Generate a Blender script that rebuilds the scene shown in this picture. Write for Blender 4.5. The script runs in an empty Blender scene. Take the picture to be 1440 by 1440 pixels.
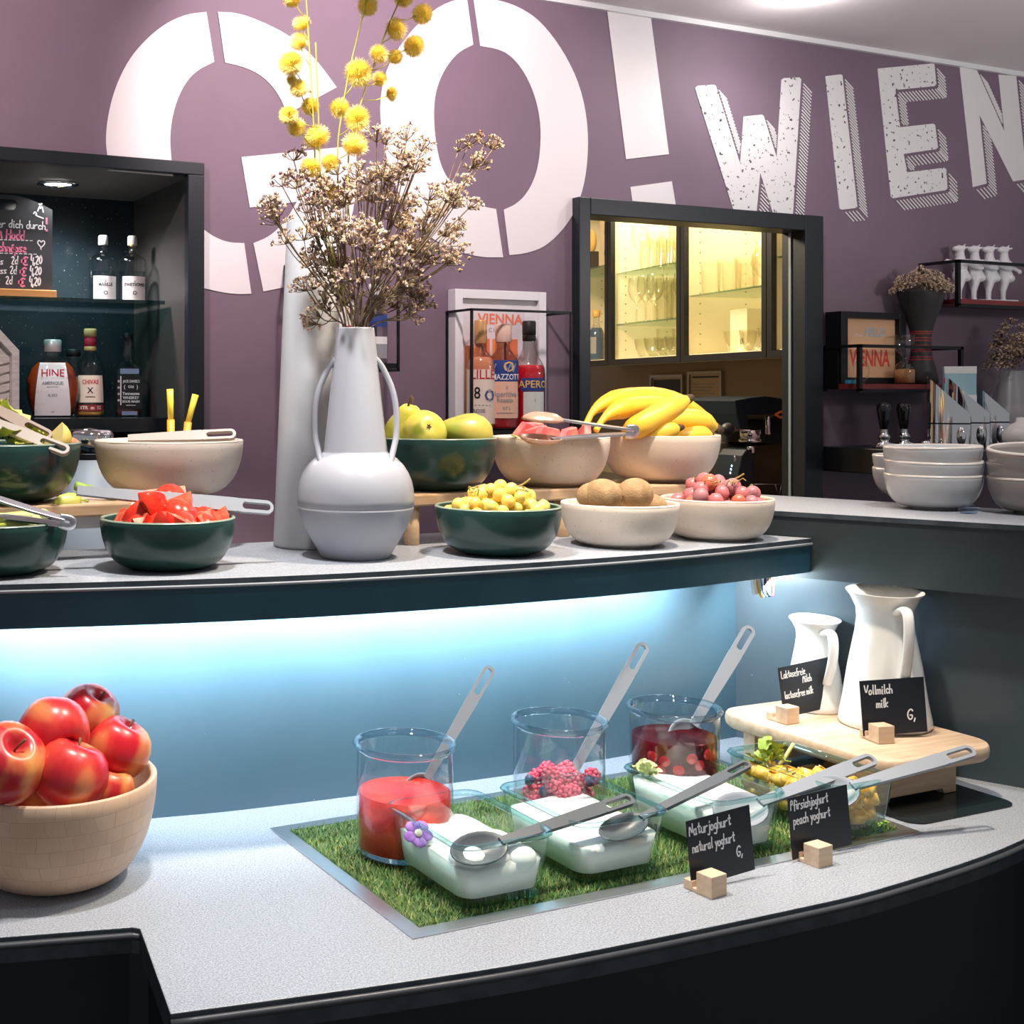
import bpy, bmesh, math, random
from mathutils import Vector as V, Matrix, Euler
SC = bpy.context.scene
COL = SC.collection
R = random.Random(7)
PI = math.pi
# ------------------------------------------------------------------ camera, world, lights, exposure
SN, CS = math.sin(math.radians(24.3)), math.cos(math.radians(24.3))
cam = bpy.data.cameras.new('camera'); cam_o = bpy.data.objects.new('camera', cam); COL.objects.link(cam_o)
cam_o.location = (0, 0, 1.5); cam_o.rotation_euler = (PI/2, 0, -math.radians(24.3))
cam.sensor_width = 36; cam.lens = 43.75; cam.shift_x = 340/1440; cam.shift_y = -165/1440
cam.clip_start = .05; SC.camera = cam_o
SC.view_settings.view_transform = 'Standard'; SC.view_settings.look = 'None'
SC.view_settings.gamma = 1; SC.view_settings.use_curve_mapping = False
SC.view_settings.exposure = 0.0
SC.cycles.transparent_max_bounces = 32
w = bpy.data.worlds.new('world'); SC.world = w; w.use_nodes = True
w.node_tree.nodes['Background'].inputs[0].default_value = (.93, .95, 1, 1)
w.node_tree.nodes['Background'].inputs[1].default_value = .26

def area(name, loc, target, sx, sy, energy, color):
    l = bpy.data.lights.new(name, 'AREA'); l.shape = 'RECTANGLE'; l.size = sx; l.size_y = sy
    l.energy = energy; l.color = color
    o = bpy.data.objects.new(name, l); COL.objects.link(o); o.location = loc
    o.rotation_euler = (V(target) - V(loc)).to_track_quat('-Z', 'Y').to_euler()
    return o
def spot(name, loc, target, energy, color, deg, blend=.4, size=.04):
    l = bpy.data.lights.new(name, 'SPOT'); l.energy = energy; l.color = color
    l.spot_size = math.radians(deg); l.spot_blend = blend; l.shadow_soft_size = size
    o = bpy.data.objects.new(name, l); COL.objects.link(o); o.location = loc
    o.rotation_euler = (V(target) - V(loc)).to_track_quat('-Z', 'Y').to_euler()
    return o
WARM, COOL, NEUT = (1, .84, .66), (.78, .91, 1), (1, .95, .92)
# LED strip under the raised shelf (three lengths following its curve)
for i, (xa, ya, xb, yb) in enumerate([(.30, 1.632, .68, 1.588), (.68, 1.588, 1.06, 1.563), (1.06, 1.563, 1.48, 1.568)]):
    o = area('led_light', ((xa+xb)/2, (ya+yb)/2, 1.196), ((xa+xb)/2, (ya+yb)/2+.015, .9), math.hypot(xb-xa, yb-ya), .012, 3.5, COOL)
    o.rotation_euler = (math.radians(52), 0, math.atan2(yb-ya, xb-xa))
area('led_light', (1.575, 1.545, 1.192), (1.66, 1.52, 1.10), .10, .012, 1.3, COOL)
# ceiling spots over the bar and the wall
for x, y, tx, ty, tz, e, c, a in [
        (.55, 1.35, .62, 1.62, 1.26, 94, NEUT, 75), (1.25, 1.30, 1.15, 1.60, 1.26, 104, WARM, 70),
        (1.75, 1.05, 1.75, 1.45, 1.30, 44, NEUT, 60), (.95, .75, 1.08, 1.25, .9, 17, (.86, .95, 1), 62),
        (.10, 1.78, .18, 2.6, 2.08, 44, (1, .80, .80), 95), (1.30, 1.90, 1.45, 2.6, 2.2, 44, (1, .82, .83), 95)]:
    spot('ceiling_spot_light', (x, y, 2.47), (tx, ty, tz), e, c, a)

spot('added_uplight', (3.3, 1.0, 1.95), (3.1, 1.6, 2.6), 34, NEUT, 150, .8, .1)  # unseen uplight added to brighten the ceiling
# ------------------------------------------------------------------ pixel + known plane -> world point
def ray(x, y):
    u, v = (x-380)/1750, (555-y)/1750
    return V((SN + CS*u, CS - SN*u, v))
def pz(x, y, z):
    d = ray(x, y); return V((0, 0, 1.5)) + d*((z-1.5)/d.z)
def py(x, y, Y):
    d = ray(x, y); return V((0, 0, 1.5)) + d*(Y/d.y)
def pp(x, y, p0, n):
    d = ray(x, y); o = V((0, 0, 1.5)); n = V(n)
    return o + d*((V(p0)-o).dot(n)/d.dot(n))
def xat(x, Y): return py(x, 555, Y).x

# ------------------------------------------------------------------ materials
MATS = {}
def nt(name):
    m = bpy.data.materials.new(name); m.use_nodes = True; n = m.node_tree
    return m, n, n.nodes, n.links
def c4(c): return (c[0], c[1], c[2], 1)
def mat(name, c, r=.5, m=0, c2=None, ns=10, lo=.4, hi=.6, nd=3, bump=0, bs=60, st=None, coat=0, trans=0, ior=1.45, emit=0, sss=0, c3=None, n3=40, lo3=.6, hi3=.7, spec=.5, wave=None):
    if name in MATS: return MATS[name]
    M, n, N, L = nt(name); b = N['Principled BSDF']
    b.inputs['Base Color'].default_value = c4(c); b.inputs['Roughness'].default_value = r
    b.inputs['Metallic'].default_value = m; b.inputs['IOR'].default_value = ior
    b.inputs['Coat Weight'].default_value = coat; b.inputs['Transmission Weight'].default_value = trans
    b.inputs['Specular IOR Level'].default_value = spec
    if sss:
        b.inputs['Subsurface Weight'].default_value = sss; b.inputs['Subsurface Radius'].default_value = (.02, .012, .008)
        b.inputs['Subsurface Scale'].default_value = .5
    if emit:
        b.inputs['Emission Color'].default_value = c4(c); b.inputs['Emission Strength'].default_value = emit
    tc = N.new('ShaderNodeTexCoord'); mp = N.new('ShaderNodeMapping'); L.new(tc.outputs['Object'], mp.inputs[0])
    if st: mp.inputs['Scale'].default_value = st
    def layer(prev, col, scale, a, z, det):
        if wave and det == nd:
            t = N.new('ShaderNodeTexWave'); t.inputs['Scale'].default_value = scale
            t.inputs['Distortion'].default_value = wave; t.inputs['Detail'].default_value = 3; o = t.outputs['Fac']
        else:
            t = N.new('ShaderNodeTexNoise'); t.inputs['Scale'].default_value = scale; t.inputs['Detail'].default_value = det; o = t.outputs['Fac']
        L.new(mp.outputs[0], t.inputs['Vector'])
        mr = N.new('ShaderNodeMapRange'); mr.inputs[1].default_value = a; mr.inputs[2].default_value = z; L.new(o, mr.inputs[0])
        mx = N.new('ShaderNodeMix'); mx.data_type = 'RGBA'; L.new(mr.outputs[0], mx.inputs[0])
        if isinstance(prev, tuple): mx.inputs[6].default_value = prev
        else: L.new(prev, mx.inputs[6])
        mx.inputs[7].default_value = c4(col); return mx.outputs[2]
    cur = c4(c)
    if c2: cur = layer(cur, c2, ns, lo, hi, nd)
    if c3: cur = layer(cur, c3, n3, lo3, hi3, 2.01)
    if not isinstance(cur, tuple):
        L.new(cur, b.inputs['Base Color'])
        if emit: L.new(cur, b.inputs['Emission Color'])
    if bump:
        t = N.new('ShaderNodeTexNoise'); t.inputs['Scale'].default_value = bs; t.inputs['Detail'].default_value = 3; L.new(mp.outputs[0], t.inputs['Vector'])
        bp = N.new('ShaderNodeBump'); bp.inputs['Strength'].default_value = bump; bp.inputs['Distance'].default_value = .004
        L.new(t.outputs['Fac'], bp.inputs['Height']); L.new(bp.outputs[0], b.inputs['Normal'])
    MATS[name] = M; return M
def glass(name, tint=(.96, .985, .98), edge=(.55, .78, .76), gl=1.0, blend=.3, rough=.03):
    """thin clear wall: tinted transparency, darker and greener at grazing angles, with a Fresnel sheen"""
    if name in MATS: return MATS[name]
    M, n, N, L = nt(name); N.remove(N['Principled BSDF']); out = N['Material Output']
    lw = N.new('ShaderNodeLayerWeight'); lw.inputs[0].default_value = .5
    pw = N.new('ShaderNodeMath'); pw.operation = 'POWER'; pw.inputs[1].default_value = .8/blend; L.new(lw.outputs['Facing'], pw.inputs[0])
    mx = N.new('ShaderNodeMix'); mx.data_type = 'RGBA'; mx.inputs[6].default_value = c4(tint); mx.inputs[7].default_value = c4(edge); L.new(pw.outputs[0], mx.inputs[0])
    t = N.new('ShaderNodeBsdfTransparent'); L.new(mx.outputs[2], t.inputs[0])
    g = N.new('ShaderNodeBsdfGlossy'); g.inputs['Roughness'].default_value = rough; g.inputs['Color'].default_value = (gl, gl, gl, 1)
    p5 = N.new('ShaderNodeMath'); p5.operation = 'POWER'; p5.inputs[1].default_value = 4.5; L.new(lw.outputs['Facing'], p5.inputs[0])
    fr = N.new('ShaderNodeMath'); fr.operation = 'MULTIPLY_ADD'; fr.inputs[1].default_value = .88; fr.inputs[2].default_value = .055; L.new(p5.outputs[0], fr.inputs[0])
    ms = N.new('ShaderNodeMixShader'); L.new(fr.outputs[0], ms.inputs[0]); L.new(t.outputs[0], ms.inputs[1]); L.new(g.outputs[0], ms.inputs[2])
    L.new(ms.outputs[0], out.inputs[0]); MATS[name] = M; return M

M_WALL = mat('mauve_paint', (.186, .128, .176), .62, c2=(.200, .139, .190), ns=3, bump=.08, bs=300)
M_LET = mat('white_wall_paint', (.80, .77, .78), .6)
M_LETS = mat('speckled_white_paint', (.80, .78, .79), .6, c2=(.09, .07, .09), ns=85, lo=.645, hi=.665, nd=2.0)
M_CEIL = mat('ceiling_plaster', (.76, .70, .72), .8, bump=.1, bs=80)
M_FRAME = mat('black_blue_lacquer', (.012, .017, .024), .38, bump=.05, bs=200)
M_FASC = mat('navy_fascia', (.004, .010, .018), .5)
M_PANEL = mat('teal_navy_panel', (.072, .140, .185), .40, spec=.9, c2=(.080, .150, .195), ns=6, c3=(.5, .6, .65), n3=160, lo3=.79, hi3=.8)
M_TOP = mat('grey_speckled_laminate', (.28, .30, .34), .42, c2=(.40, .43, .475), ns=420, lo=.42, hi=.6, c3=(.16, .17, .2), n3=520, lo3=.58, hi3=.66, bump=.12, bs=500)
M_EDGE = mat('dark_edge_band', (.03, .042, .055), .35, c2=(.05, .065, .08), ns=30)
M_BLACK = mat('black_steel', (.008, .009, .012), .4, m=.3)
M_RED = mat('dark_red_board', (.16, .018, .02), .4, c2=(.22, .03, .03), ns=8)
M_STEEL = mat('brushed_steel', (.66, .68, .72), .34, m=1)
M_CHROME = mat('chrome', (.82, .83, .85), .06, m=1)
M_WHITE = mat('white_lacquer', (.8, .8, .82), .35)
M_CREAM = mat('cream_cabinet_board', (.78, .70, .52), .5)
M_KWALL = mat('kitchen_wall', (.30, .235, .15), .7)
M_GREY = mat('grey_plastic', (.27, .30, .34), .4)
M_WOOD = mat('beech_wood', (.62, .43, .27), .45, c2=(.50, .32, .18), ns=6, st=(2, 14, 14), lo=.35, hi=.7)
M_WOODL = mat('pale_wood', (.70, .53, .37), .5, c2=(.58, .40, .26), ns=5, st=(3, 22, 22), lo=.35, hi=.7)
M_DGREEN = mat('dark_green_glaze', (.010, .040, .036), .3, c2=(.014, .052, .045), ns=20, coat=.3)
M_BEIGE = mat('beige_speckled_ceramic', (.66, .56, .47), .38, c2=(.70, .61, .52), ns=8, c3=(.40, .32, .26), n3=300, lo3=.68, hi3=.72)
M_CERG = mat('grey_glazed_ceramic', (.52, .53, .54), .18, coat=.4)
M_CERB = mat('taupe_glazed_ceramic', (.30, .27, .25), .18, coat=.4)
M_CERI = mat('cream_glaze_inside', (.74, .68, .62), .25)
M_VASE = mat('satin_grey_vase', (.36, .37, .415), .34)
M_CONE = mat('matt_pale_grey', (.44, .45, .48), .6)
M_ENAM = mat('white_enamel', (.84, .83, .80), .14, coat=.3)
M_INK = mat('black_card', (.010, .014, .022), .45)
M_CHALK = mat('white_chalk_ink', (.86, .87, .88), .7)
M_PINK = mat('pink_chalk_ink', (.80, .22, .36), .7)
G_CLEAR = glass('clear_glass')
G_TEAL = glass('green_edged_glass', (.90, .97, .955), (.30, .66, .62), blend=.35)
G_RIM = glass('glass_rim', (.84, .95, .94), (.26, .60, .58), blend=.55)
G_BOT = glass('bottle_glass', (.93, .95, .95), (.42, .48, .50), blend=.35)
G_JAR = glass('clear_plastic_jar', (.95, .97, .98), (.60, .68, .74), blend=.35)
G_SHELF = glass('smoked_shelf_glass', (.45, .62, .62), (.10, .28, .28), blend=.4)
G_BAR = glass('sparkling_glass', (.97, .97, .93), (.62, .58, .42), blend=.4)

# ------------------------------------------------------------------ mesh builder
class MB:
    def __init__(s): s.v = []; s.f = []; s.m = []; s.s = []
    def add(s, vs, fs, mi=0, sm=True, M=None):
        b = len(s.v)
        s.v += [tuple(M @ V(p)) for p in vs] if M else [tuple(p) for p in vs]
        for f in fs: s.f.append([b+i for i in f]); s.m.append(mi); s.s.append(sm)
        return s
    def box(s, x0, y0, z0, x1, y1, z1, mi=0, M=None):
        vs = [(x, y, z) for z in (z0, z1) for y in (y0, y1) for x in (x0, x1)]
        return s.add(vs, [(0, 2, 3, 1), (4, 5, 7, 6), (0, 1, 5, 4), (2, 6, 7, 3), (0, 4, 6, 2), (1, 3, 7, 5)], mi, False, M)
    def lathe(s, prof, seg=32, mi=0, M=None, sm=True, a0=0, a1=2*PI):
        full = abs(a1-a0-2*PI) < 1e-6; n = seg if full else seg+1
        vs = []; idx = []
        for r, z in prof:
            if r < 1e-6: idx.append([len(vs)]*n); vs.append((0, 0, z))
            else:
                idx.append(list(range(len(vs), len(vs)+n)))
                for k in range(n):
                    a = a0+(a1-a0)*k/seg; vs.append((r*math.cos(a), r*math.sin(a), z))
        fs = []
        for i in range(len(prof)-1):
            A, B = idx[i], idx[i+1]
            for k in range(seg):
                q = [A[k], A[(k+1) % n], B[(k+1) % n], B[k]]; q2 = []
                for t in q:
                    if t not in q2: q2.append(t)
                if len(q2) > 2: fs.append(q2)
        return s.add(vs, fs, mi, sm, M)
    def tube(s, pts, rad, seg=8, mi=0, cap=True, M=None, flat=1.0, up=None):
        pts = [V(p) for p in pts]; n = len(pts)
        if not hasattr(rad, '__len__'): rad = [rad]*n
        vs = []; fs = []; ref = None
        for i, p in enumerate(pts):
            t = (pts[min(i+1, n-1)]-pts[max(i-1, 0)]).normalized()
            if ref is None:
                ref = V(up) if up else (V((0, 0, 1)) if abs(t.z) < .9 else V((1, 0, 0)))
            a = (ref - t*ref.dot(t)).normalized(); ref = a; b = t.cross(a)
            for k in range(seg):
                g = 2*PI*k/seg; vs.append(p + a*(rad[i]*flat*math.sin(g)) + b*(rad[i]*math.cos(g)))
        for i in range(n-1):
            for k in range(seg):
                fs.append((i*seg+k, i*seg+(k+1) % seg, (i+1)*seg+(k+1) % seg, (i+1)*seg+k))
        if cap: fs += [tuple(range(seg))[::-1], tuple(range((n-1)*seg, n*seg))]
        return s.add(vs, fs, mi, True, M)
    def ball(s, c, r, seg=12, rings=8, mi=0, M=None):
        if not hasattr(r, '__len__'): r = (r, r, r)
        T = Matrix.Translation(V(c)) @ Matrix.Diagonal((r[0], r[1], r[2], 1))
        if M: T = M @ T
        pr = [(math.sin(PI*i/rings), -math.cos(PI*i/rings)) for i in range(rings+1)]
        pr[0] = (0, -1); pr[-1] = (0, 1)
        return s.lathe(pr, seg, mi, T)
    def prism(s, poly, z0, z1, mi=0, M=None, mside=None):
        n = len(poly); vs = [(x, y, z0) for x, y in poly]+[(x, y, z1) for x, y in poly]
        ar = sum(poly[i][0]*poly[(i+1) % n][1]-poly[(i+1) % n][0]*poly[i][1] for i in range(n))
        top = list(range(n, 2*n)); bot = list(range(n))[::-1]
        sd = [(i, (i+1) % n, n+(i+1) % n, n+i) for i in range(n)]
        if ar < 0: top = top[::-1]; bot = bot[::-1]; sd = [q[::-1] for q in sd]
        s.add(vs, [top, bot]+sd, mi, False, M)
        if mside is not None:
            for k in range(len(s.m)-n, len(s.m)): s.m[k] = mside
        return s
    def loft(s, rings, mi=0, cap0=False, cap1=False, M=None, sm=True):
        n = len(rings[0]); vs = [p for r in rings for p in r]
        fs = [(i*n+k, i*n+(k+1) % n, (i+1)*n+(k+1) % n, (i+1)*n+k) for i in range(len(rings)-1) for k in range(n)]
        if cap0: fs.append(tuple(range(n))[::-1])
        if cap1: fs.append(tuple(range((len(rings)-1)*n, len(rings)*n)))
        return s.add(vs, fs, mi, sm, M)
    def build(s, name, m, parent=None, loc=None, rot=None, bevel=0, sub=0):
        me = bpy.data.meshes.new(name); me.from_pydata(s.v, [], s.f)
        for x in (m if isinstance(m, (list, tuple)) else [m]): me.materials.append(x)
        me.polygons.foreach_set('material_index', s.m); me.polygons.foreach_set('use_smooth', s.s); me.update()
        return mk(name, me, parent, loc, rot, bevel, sub)
def mk(name, me, parent=None, loc=None, rot=None, bevel=0, sub=0):
    o = bpy.data.objects.new(name, me); COL.objects.link(o)
    if parent: o.parent = parent
    if loc is not None: o.location = loc
    if rot is not None: o.rotation_euler = rot
    if bevel:
        b = o.modifiers.new('bevel', 'BEVEL'); b.width = bevel; b.segments = 2; b.limit_method = 'ANGLE'; b.angle_limit = .7
    if sub:
        b = o.modifiers.new('sub', 'SUBSURF'); b.levels = sub; b.render_levels = sub
    return o
def tag(o, label=None, cat=None, group=None, kind=None):
    if label: o['label'] = label
    if cat: o['category'] = cat
    if group: o['group'] = group
    if kind: o['kind'] = kind
    return o
def thing(name, label, cat, loc=(0, 0, 0), rz=0, group=None, rot=None):
    o = bpy.data.objects.new(name, None); COL.objects.link(o); o.empty_display_size = .02
    o.location = loc; o.rotation_euler = rot if rot else (0, 0, rz)
    return tag(o, label, cat, group)
def dup(root, loc=None, rot=None, label=None, parent=None, scale=None):
    c = root.copy(); COL.objects.link(c)
    if parent: c.parent = parent
    if loc is not None: c.location = loc
    if rot is not None: c.rotation_euler = rot
    if label: c['label'] = label
    if scale: c.scale = (scale,)*3 if not hasattr(scale, '__len__') else scale
    for ch in KIDS(root): dup(ch, parent=c)
    return c
def KIDS(o): return [x for x in list(COL.objects) if x.parent == o]
def struct(o): o['kind'] = 'structure'; return o
def rrect(hx, hy, r, n=5, cx=0, cy=0):
    out = []
    for sx, sy, a in ((1, 1, 0), (-1, 1, PI/2), (-1, -1, PI), (1, -1, 1.5*PI)):
        for k in range(n):
            t = a+PI/2*k/(n-1); out.append((cx+sx*(hx-r)+r*math.cos(t), cy+sy*(hy-r)+r*math.sin(t)))
    return out
def ring(poly, z): return [(x, y, z) for x, y in poly]
def smooth(pts, it=1):
    pts = [V(p) for p in pts]
    for _ in range(it):
        q = [pts[0]]
        for a, b in zip(pts, pts[1:]): q += [a*.75+b*.25, a*.25+b*.75]
        pts = q+[pts[-1]]
    return pts
def facecam(p): return math.atan2(p[1], p[0]) - PI/2     # rotz that turns a thing's -Y side to the camera

# ------------------------------------------------------------------ lettering
def text(s, size, m, parent, M, name='lettering', wrap=None, bold=.0003, shear=0, align='CENTER', sx=1):
    cu = bpy.data.curves.new('t', 'FONT'); cu.body = s; cu.size = size; cu.align_x = align; cu.align_y = 'CENTER'
    cu.offset = bold; cu.shear = shear; cu.resolution_u = 2
    tmp = bpy.data.objects.new('t', cu); me = bpy.data.meshes.new_from_object(tmp); bpy.data.objects.remove(tmp)
    for v in me.vertices:
        x, z = v.co.x*sx, v.co.y
        v.co = (wrap*math.sin(x/wrap), -wrap*math.cos(x/wrap), z) if wrap else (x, 0, z)
    me.transform(M); me.materials.clear(); me.materials.append(m); me.name = name
    return mk(name, me, parent)
T = Matrix.Translation
GL = {'a': '4,5 1,5 0,3 1,0 3,0 4,2|4,5 4,1 5,0', 'b': '0,10 0,0 3,0 4,2 3,5 0,4', 'c': '4,4 3,5 1,5 0,3 1,0 3,0 4,1', 'd': '4,5 1,5 0,3 1,0 3,0 4,2|4,10 4,0',
      'e': '0,3 4,3 3,5 1,5 0,3 1,0 4,0', 'f': '4,9 3,10 2,9 2,-1|0,5 4,5', 'g': '4,5 1,5 0,3 1,1 3,1 4,3|4,5 4,-2 3,-4 0,-3', 'h': '0,10 0,0|0,4 2,5 4,4 4,0',
      'i': '1,5 1,0 2,0|1,7 1,8', 'j': '2,5 2,-2 1,-4 -1,-3|2,7 2,8', 'k': '0,10 0,0|4,5 0,2 4,0', 'l': '1,10 1,1 2,0', 'm': '0,5 0,0|0,4 2,5 3,4 3,0|3,4 5,5 6,4 6,0',
      'n': '0,5 0,0|0,4 2,5 4,4 4,0', 'o': '2,5 0,4 0,1 2,0 4,1 4,4 2,5', 'p': '0,5 0,-4|0,4 2,5 4,4 4,1 2,0 0,1', 'r': '0,5 0,0|0,3 2,5 4,5', 's': '4,5 1,5 0,4 4,1 3,0 0,0',
      't': '2,9 2,1 3,0 4,1|0,6 4,6', 'u': '0,5 0,1 2,0 4,1|4,5 4,0', 'y': '0,5 2,1|4,5 1,-4', 'ä': '4,5 1,5 0,3 1,0 3,0 4,2|4,5 4,0|1,7 3,8', 'N': '0,0 0,10 5,0 5,10',
      'P': '0,0 0,10 4,9 4,6 0,5', 'L': '0,10 0,0 5,0', 'M': '0,0 1,10 3,4 5,10 6,0', 'V': '0,10 3,0 6,10', 'G': '6,8 4,10 1,8 0,4 2,0 5,0 6,4 3,4', 'A': '0,0 3,10 5,0|1,4 4,4',
      'H': '0,10 0,0|5,10 5,0|0,5 5,5', '0': '2,10 0,7 0,3 2,0 4,3 4,7 2,10', '2': '0,8 2,10 4,8 3,5 0,0 4,0', '4': '1,10 0,4 4,4|4,7 4,-1', '€': '6,9 3,10 1,7 1,3 3,0 6,1|-1,6 4,6|-1,4 4,4',
      ',': '1,1 0,-2', '.': '0,0 0,1', '!': '1,10 1,3|1,1 1,0'}
def ribbon(mb, pts, wd, M=None, mi=0):
    pts = [V(p) for p in pts]
    if len(pts) > 2: pts = smooth(pts, 2)
    vs = []
    for i, p in enumerate(pts):
        t = (pts[min(i+1, len(pts)-1)]-pts[max(i-1, 0)]).normalized(); nrm = V((t.z, 0, -t.x))
        e = t*wd*.35*(-1 if i == 0 else 1 if i == len(pts)-1 else 0)
        vs += [p+e+nrm*wd/2, p+e-nrm*wd/2]
    mb.add(vs, [(2*i, 2*i+1, 2*i+3, 2*i+2) for i in range(len(pts)-1)], mi, False, M)
def hand(s, h, m, parent, M, wd=None, name='handwriting', sx=1.0):
    """handwriting in the XZ plane, left aligned, ascender height h"""
    mb = MB(); x = 0; k = h/10; wd = wd or h*.15
    for ch in s:
        if ch == ' ': x += 4*k*sx; continue
        mxx = 0; jy = R.uniform(-.3, .3)
        for st in GL[ch].split('|'):
            pts = [tuple(float(q) for q in p.split(',')) for p in st.split()]
            mxx = max([mxx]+[p[0] for p in pts])
            ribbon(mb, [(x+(px+pyy*.08)*k*sx, 0, (pyy+jy)*k) for px, pyy in pts], wd, M)
        x += (mxx+1.7)*k*sx
    return mb.build(name, m, parent)
# ================================================================== SETTING
W = 2.6
wb = MB()
for x0, x1, z0, z1 in [(-1.2, -.7, 0, 2.514), (-.7, 1.005, 2.015, 2.514), (-.7, 1.005, 0, .95), (1.005, 2.028, 0, 2.514),
                       (2.028, 2.88, 2.006, 2.514), (2.88, 5, 0, 2.514)]:
    wb.box(x0, W, z0, x1, W+.05, z1)
wall = struct(wb.build('wall_back', M_WALL))
struct(MB().box(-1.2, -.7, 2.514, 5, 5.2, 2.6).build('ceiling', M_CEIL))
struct(MB().box(-1.2, -.7, -.05, 5, 5.2, 0).build('floor', mat('dark_floor', (.08, .075, .07), .5, c2=(.10, .095, .09), ns=5)))
struct(MB().box(-1.2, W-.012, 2.5, 5, W, 2.514).build('trim_1', M_WHITE))
# niche lining
nb = MB(); x0, x1, zb, ztp, yb = -.7, .978, .95, 1.987, 3.0
nb.box(x0, yb, zb, x1, yb+.03, ztp+.03)
niche = struct(nb.build('wall_niche_back', mat('speckled_dark_stone', (.012, .022, .03), .16, c2=(.018, .03, .038), ns=5, c3=(.5, .52, .52), n3=260, lo3=.70, hi3=.73)))
struct(MB().box(x1, W+.0, zb, x1+.027, yb, ztp+.03).build('wall_niche_right', mat('niche_side_board', (.055, .052, .05), .4)))
struct(MB().box(x0-.03, W+.0, zb, x0, yb, ztp+.03).build('wall_niche_left', M_FRAME))
struct(MB().box(x0, W+.0, ztp, x1, yb, ztp+.028).build('wall_niche_top', mat('niche_top_board', (.13, .125, .125), .5)))
struct(MB().box(x0, W+.0, zb-.03, x1, yb, zb).build('wall_niche_bottom', M_FRAME))
fr = MB().box(x0, W-.02, ztp-.0, x1+.027, W+.005, 2.015).box(x1-.012, W-.02, zb, x1+.027, W+.005, ztp)
struct(fr.build('trim_2', M_FRAME, bevel=.002))
# pass-through frame
fr = MB().box(2.026, W-.03, 0, 2.062, W+.055, 2.006).box(2.812, W-.03, 0, 2.882, W+.055, 2.006).box(2.062, W-.03, 1.962, 2.812, W+.055, 2.006)
struct(fr.build('trim_3', M_FRAME, bevel=.002))
struct(MB().box(2.809, W+.020, 0, 2.8125, W+.028, 1.962).build('trim_4', M_GREY))

# ---- painted letters on the wall (flat print)
def onwall(pts): 
    o = []
    for x, y in pts:
        p = py(x, y, W); o.append((p.x, p.z))
    return o
TW = Matrix(((1, 0, 0, 0), (0, 0, -1, W), (0, 1, 0, 0), (0, 0, 0, 1)))   # (x, z, thickness) -> wall
def paint(name, polys, m):
    mb = MB()
    for p in polys: mb.prism(onwall(p), .0005, .002, 0, TW)
    return mb.build(name, m, wall)
def sm2(a): return [(p.x, p.y) for p in smooth([V((x, y, 0)) for x, y in a], 2)]
paint('letter', [
    [(290, 17)] + sm2([(290, 17), (262, 20), (232, 33), (203, 57), (180, 85), (162, 122), (152, 160), (148, 195), (151, 222)]) + [(152, 240), (243, 248), (241, 228)]
    + sm2([(241, 228), (238, 190), (245, 150), (258, 120), (275, 100), (301, 87)]),
    sm2([(306, 17), (333, 18), (367, 30), (407, 50), (443, 82), (473, 123)]) + [(447, 137), (404, 160)] + sm2([(404, 160), (390, 130), (370, 108), (345, 95), (316, 88)]),
    [(285, 322)] + sm2([(285, 322), (300, 333), (320, 341), (343, 342)]) + [(353, 413)] + sm2([(353, 413), (335, 414), (310, 411), (285, 405)]),
    [(339, 221), (500, 205)] + sm2([(500, 205), (502, 260), (492, 320), (465, 365), (430, 392), (405, 403), (370, 410)]) + [(356, 342)]
    + sm2([(356, 342), (380, 332), (402, 310), (417, 284)]) + [(351, 292)]], M_LET)
paint('letter', [
    [(656, -4)] + sm2([(656, -4), (620, 6), (585, 35), (558, 70), (540, 105), (533, 150), (537, 190), (547, 240), (568, 290), (597, 330), (637, 352), (675, 362), (707, 362)])
    + [(697, 294)] + sm2([(697, 294), (675, 290), (655, 280), (635, 260), (620, 236), (612, 200), (609, 160), (612, 128), (624, 98), (643, 74), (665, 63)]),
    [(665, -5)] + sm2([(665, -5), (700, 0), (730, 10), (760, 30), (792, 72), (816, 122), (827, 180), (825, 240), (814, 285), (796, 318), (768, 346), (742, 356), (716, 359)])
    + [(708, 295)] + sm2([(708, 295), (728, 286), (745, 266), (757, 235), (761, 187), (756, 148), (743, 112), (724, 84), (704, 70), (675, 65)])], M_LET)
paint('letter', [[(853, 12), (914, 20), (940, 217), (880, 224)], [(886, 263), (944, 255), (951, 296), (890, 290)]], M_LET)
C4 = lambda a: [(960+x/3, y/3) for x, y in a]
WIEN = [C4([(50, 372), (62, 362), (128, 358), (138, 362), (240, 690), (255, 492), (332, 484), (340, 490), (395, 665), (415, 337), (425, 330), (490, 327), (498, 335), (463, 905), (380, 905), (325, 730), (310, 893), (212, 887)]),
        C4([(600, 322), (664, 314), (672, 318), (735, 872), (728, 878), (668, 885), (660, 880)]),
        C4([(820, 290), (1052, 268), (1060, 272), (1068, 355), (1060, 364), (895, 380), (915, 537), (1055, 522), (1063, 528), (1075, 622), (1066, 630), (930, 650), (945, 727), (1102, 708), (1110, 714), (1115, 795), (1106, 803), (885, 837), (876, 830)]),
        C4([(1166, 281), (1240, 298), (1355, 555), (1330, 315), (1405, 322), (1450, 757), (1392, 766), (1250, 485), (1280, 775), (1222, 790)])]
for i, p in enumerate(WIEN): paint('letter', [p], M_LETS if i < 3 else M_LET)
def inside(x, y, p):
    c = False
    for i in range(len(p)):
        (x1, y1), (x2, y2) = p[i], p[i-1]
        if (y1 > y) != (y2 > y) and x < (x2-x1)*(y-y1)/(y2-y1)+x1: c = not c
    return c
dx, dy = 15, 17
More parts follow.
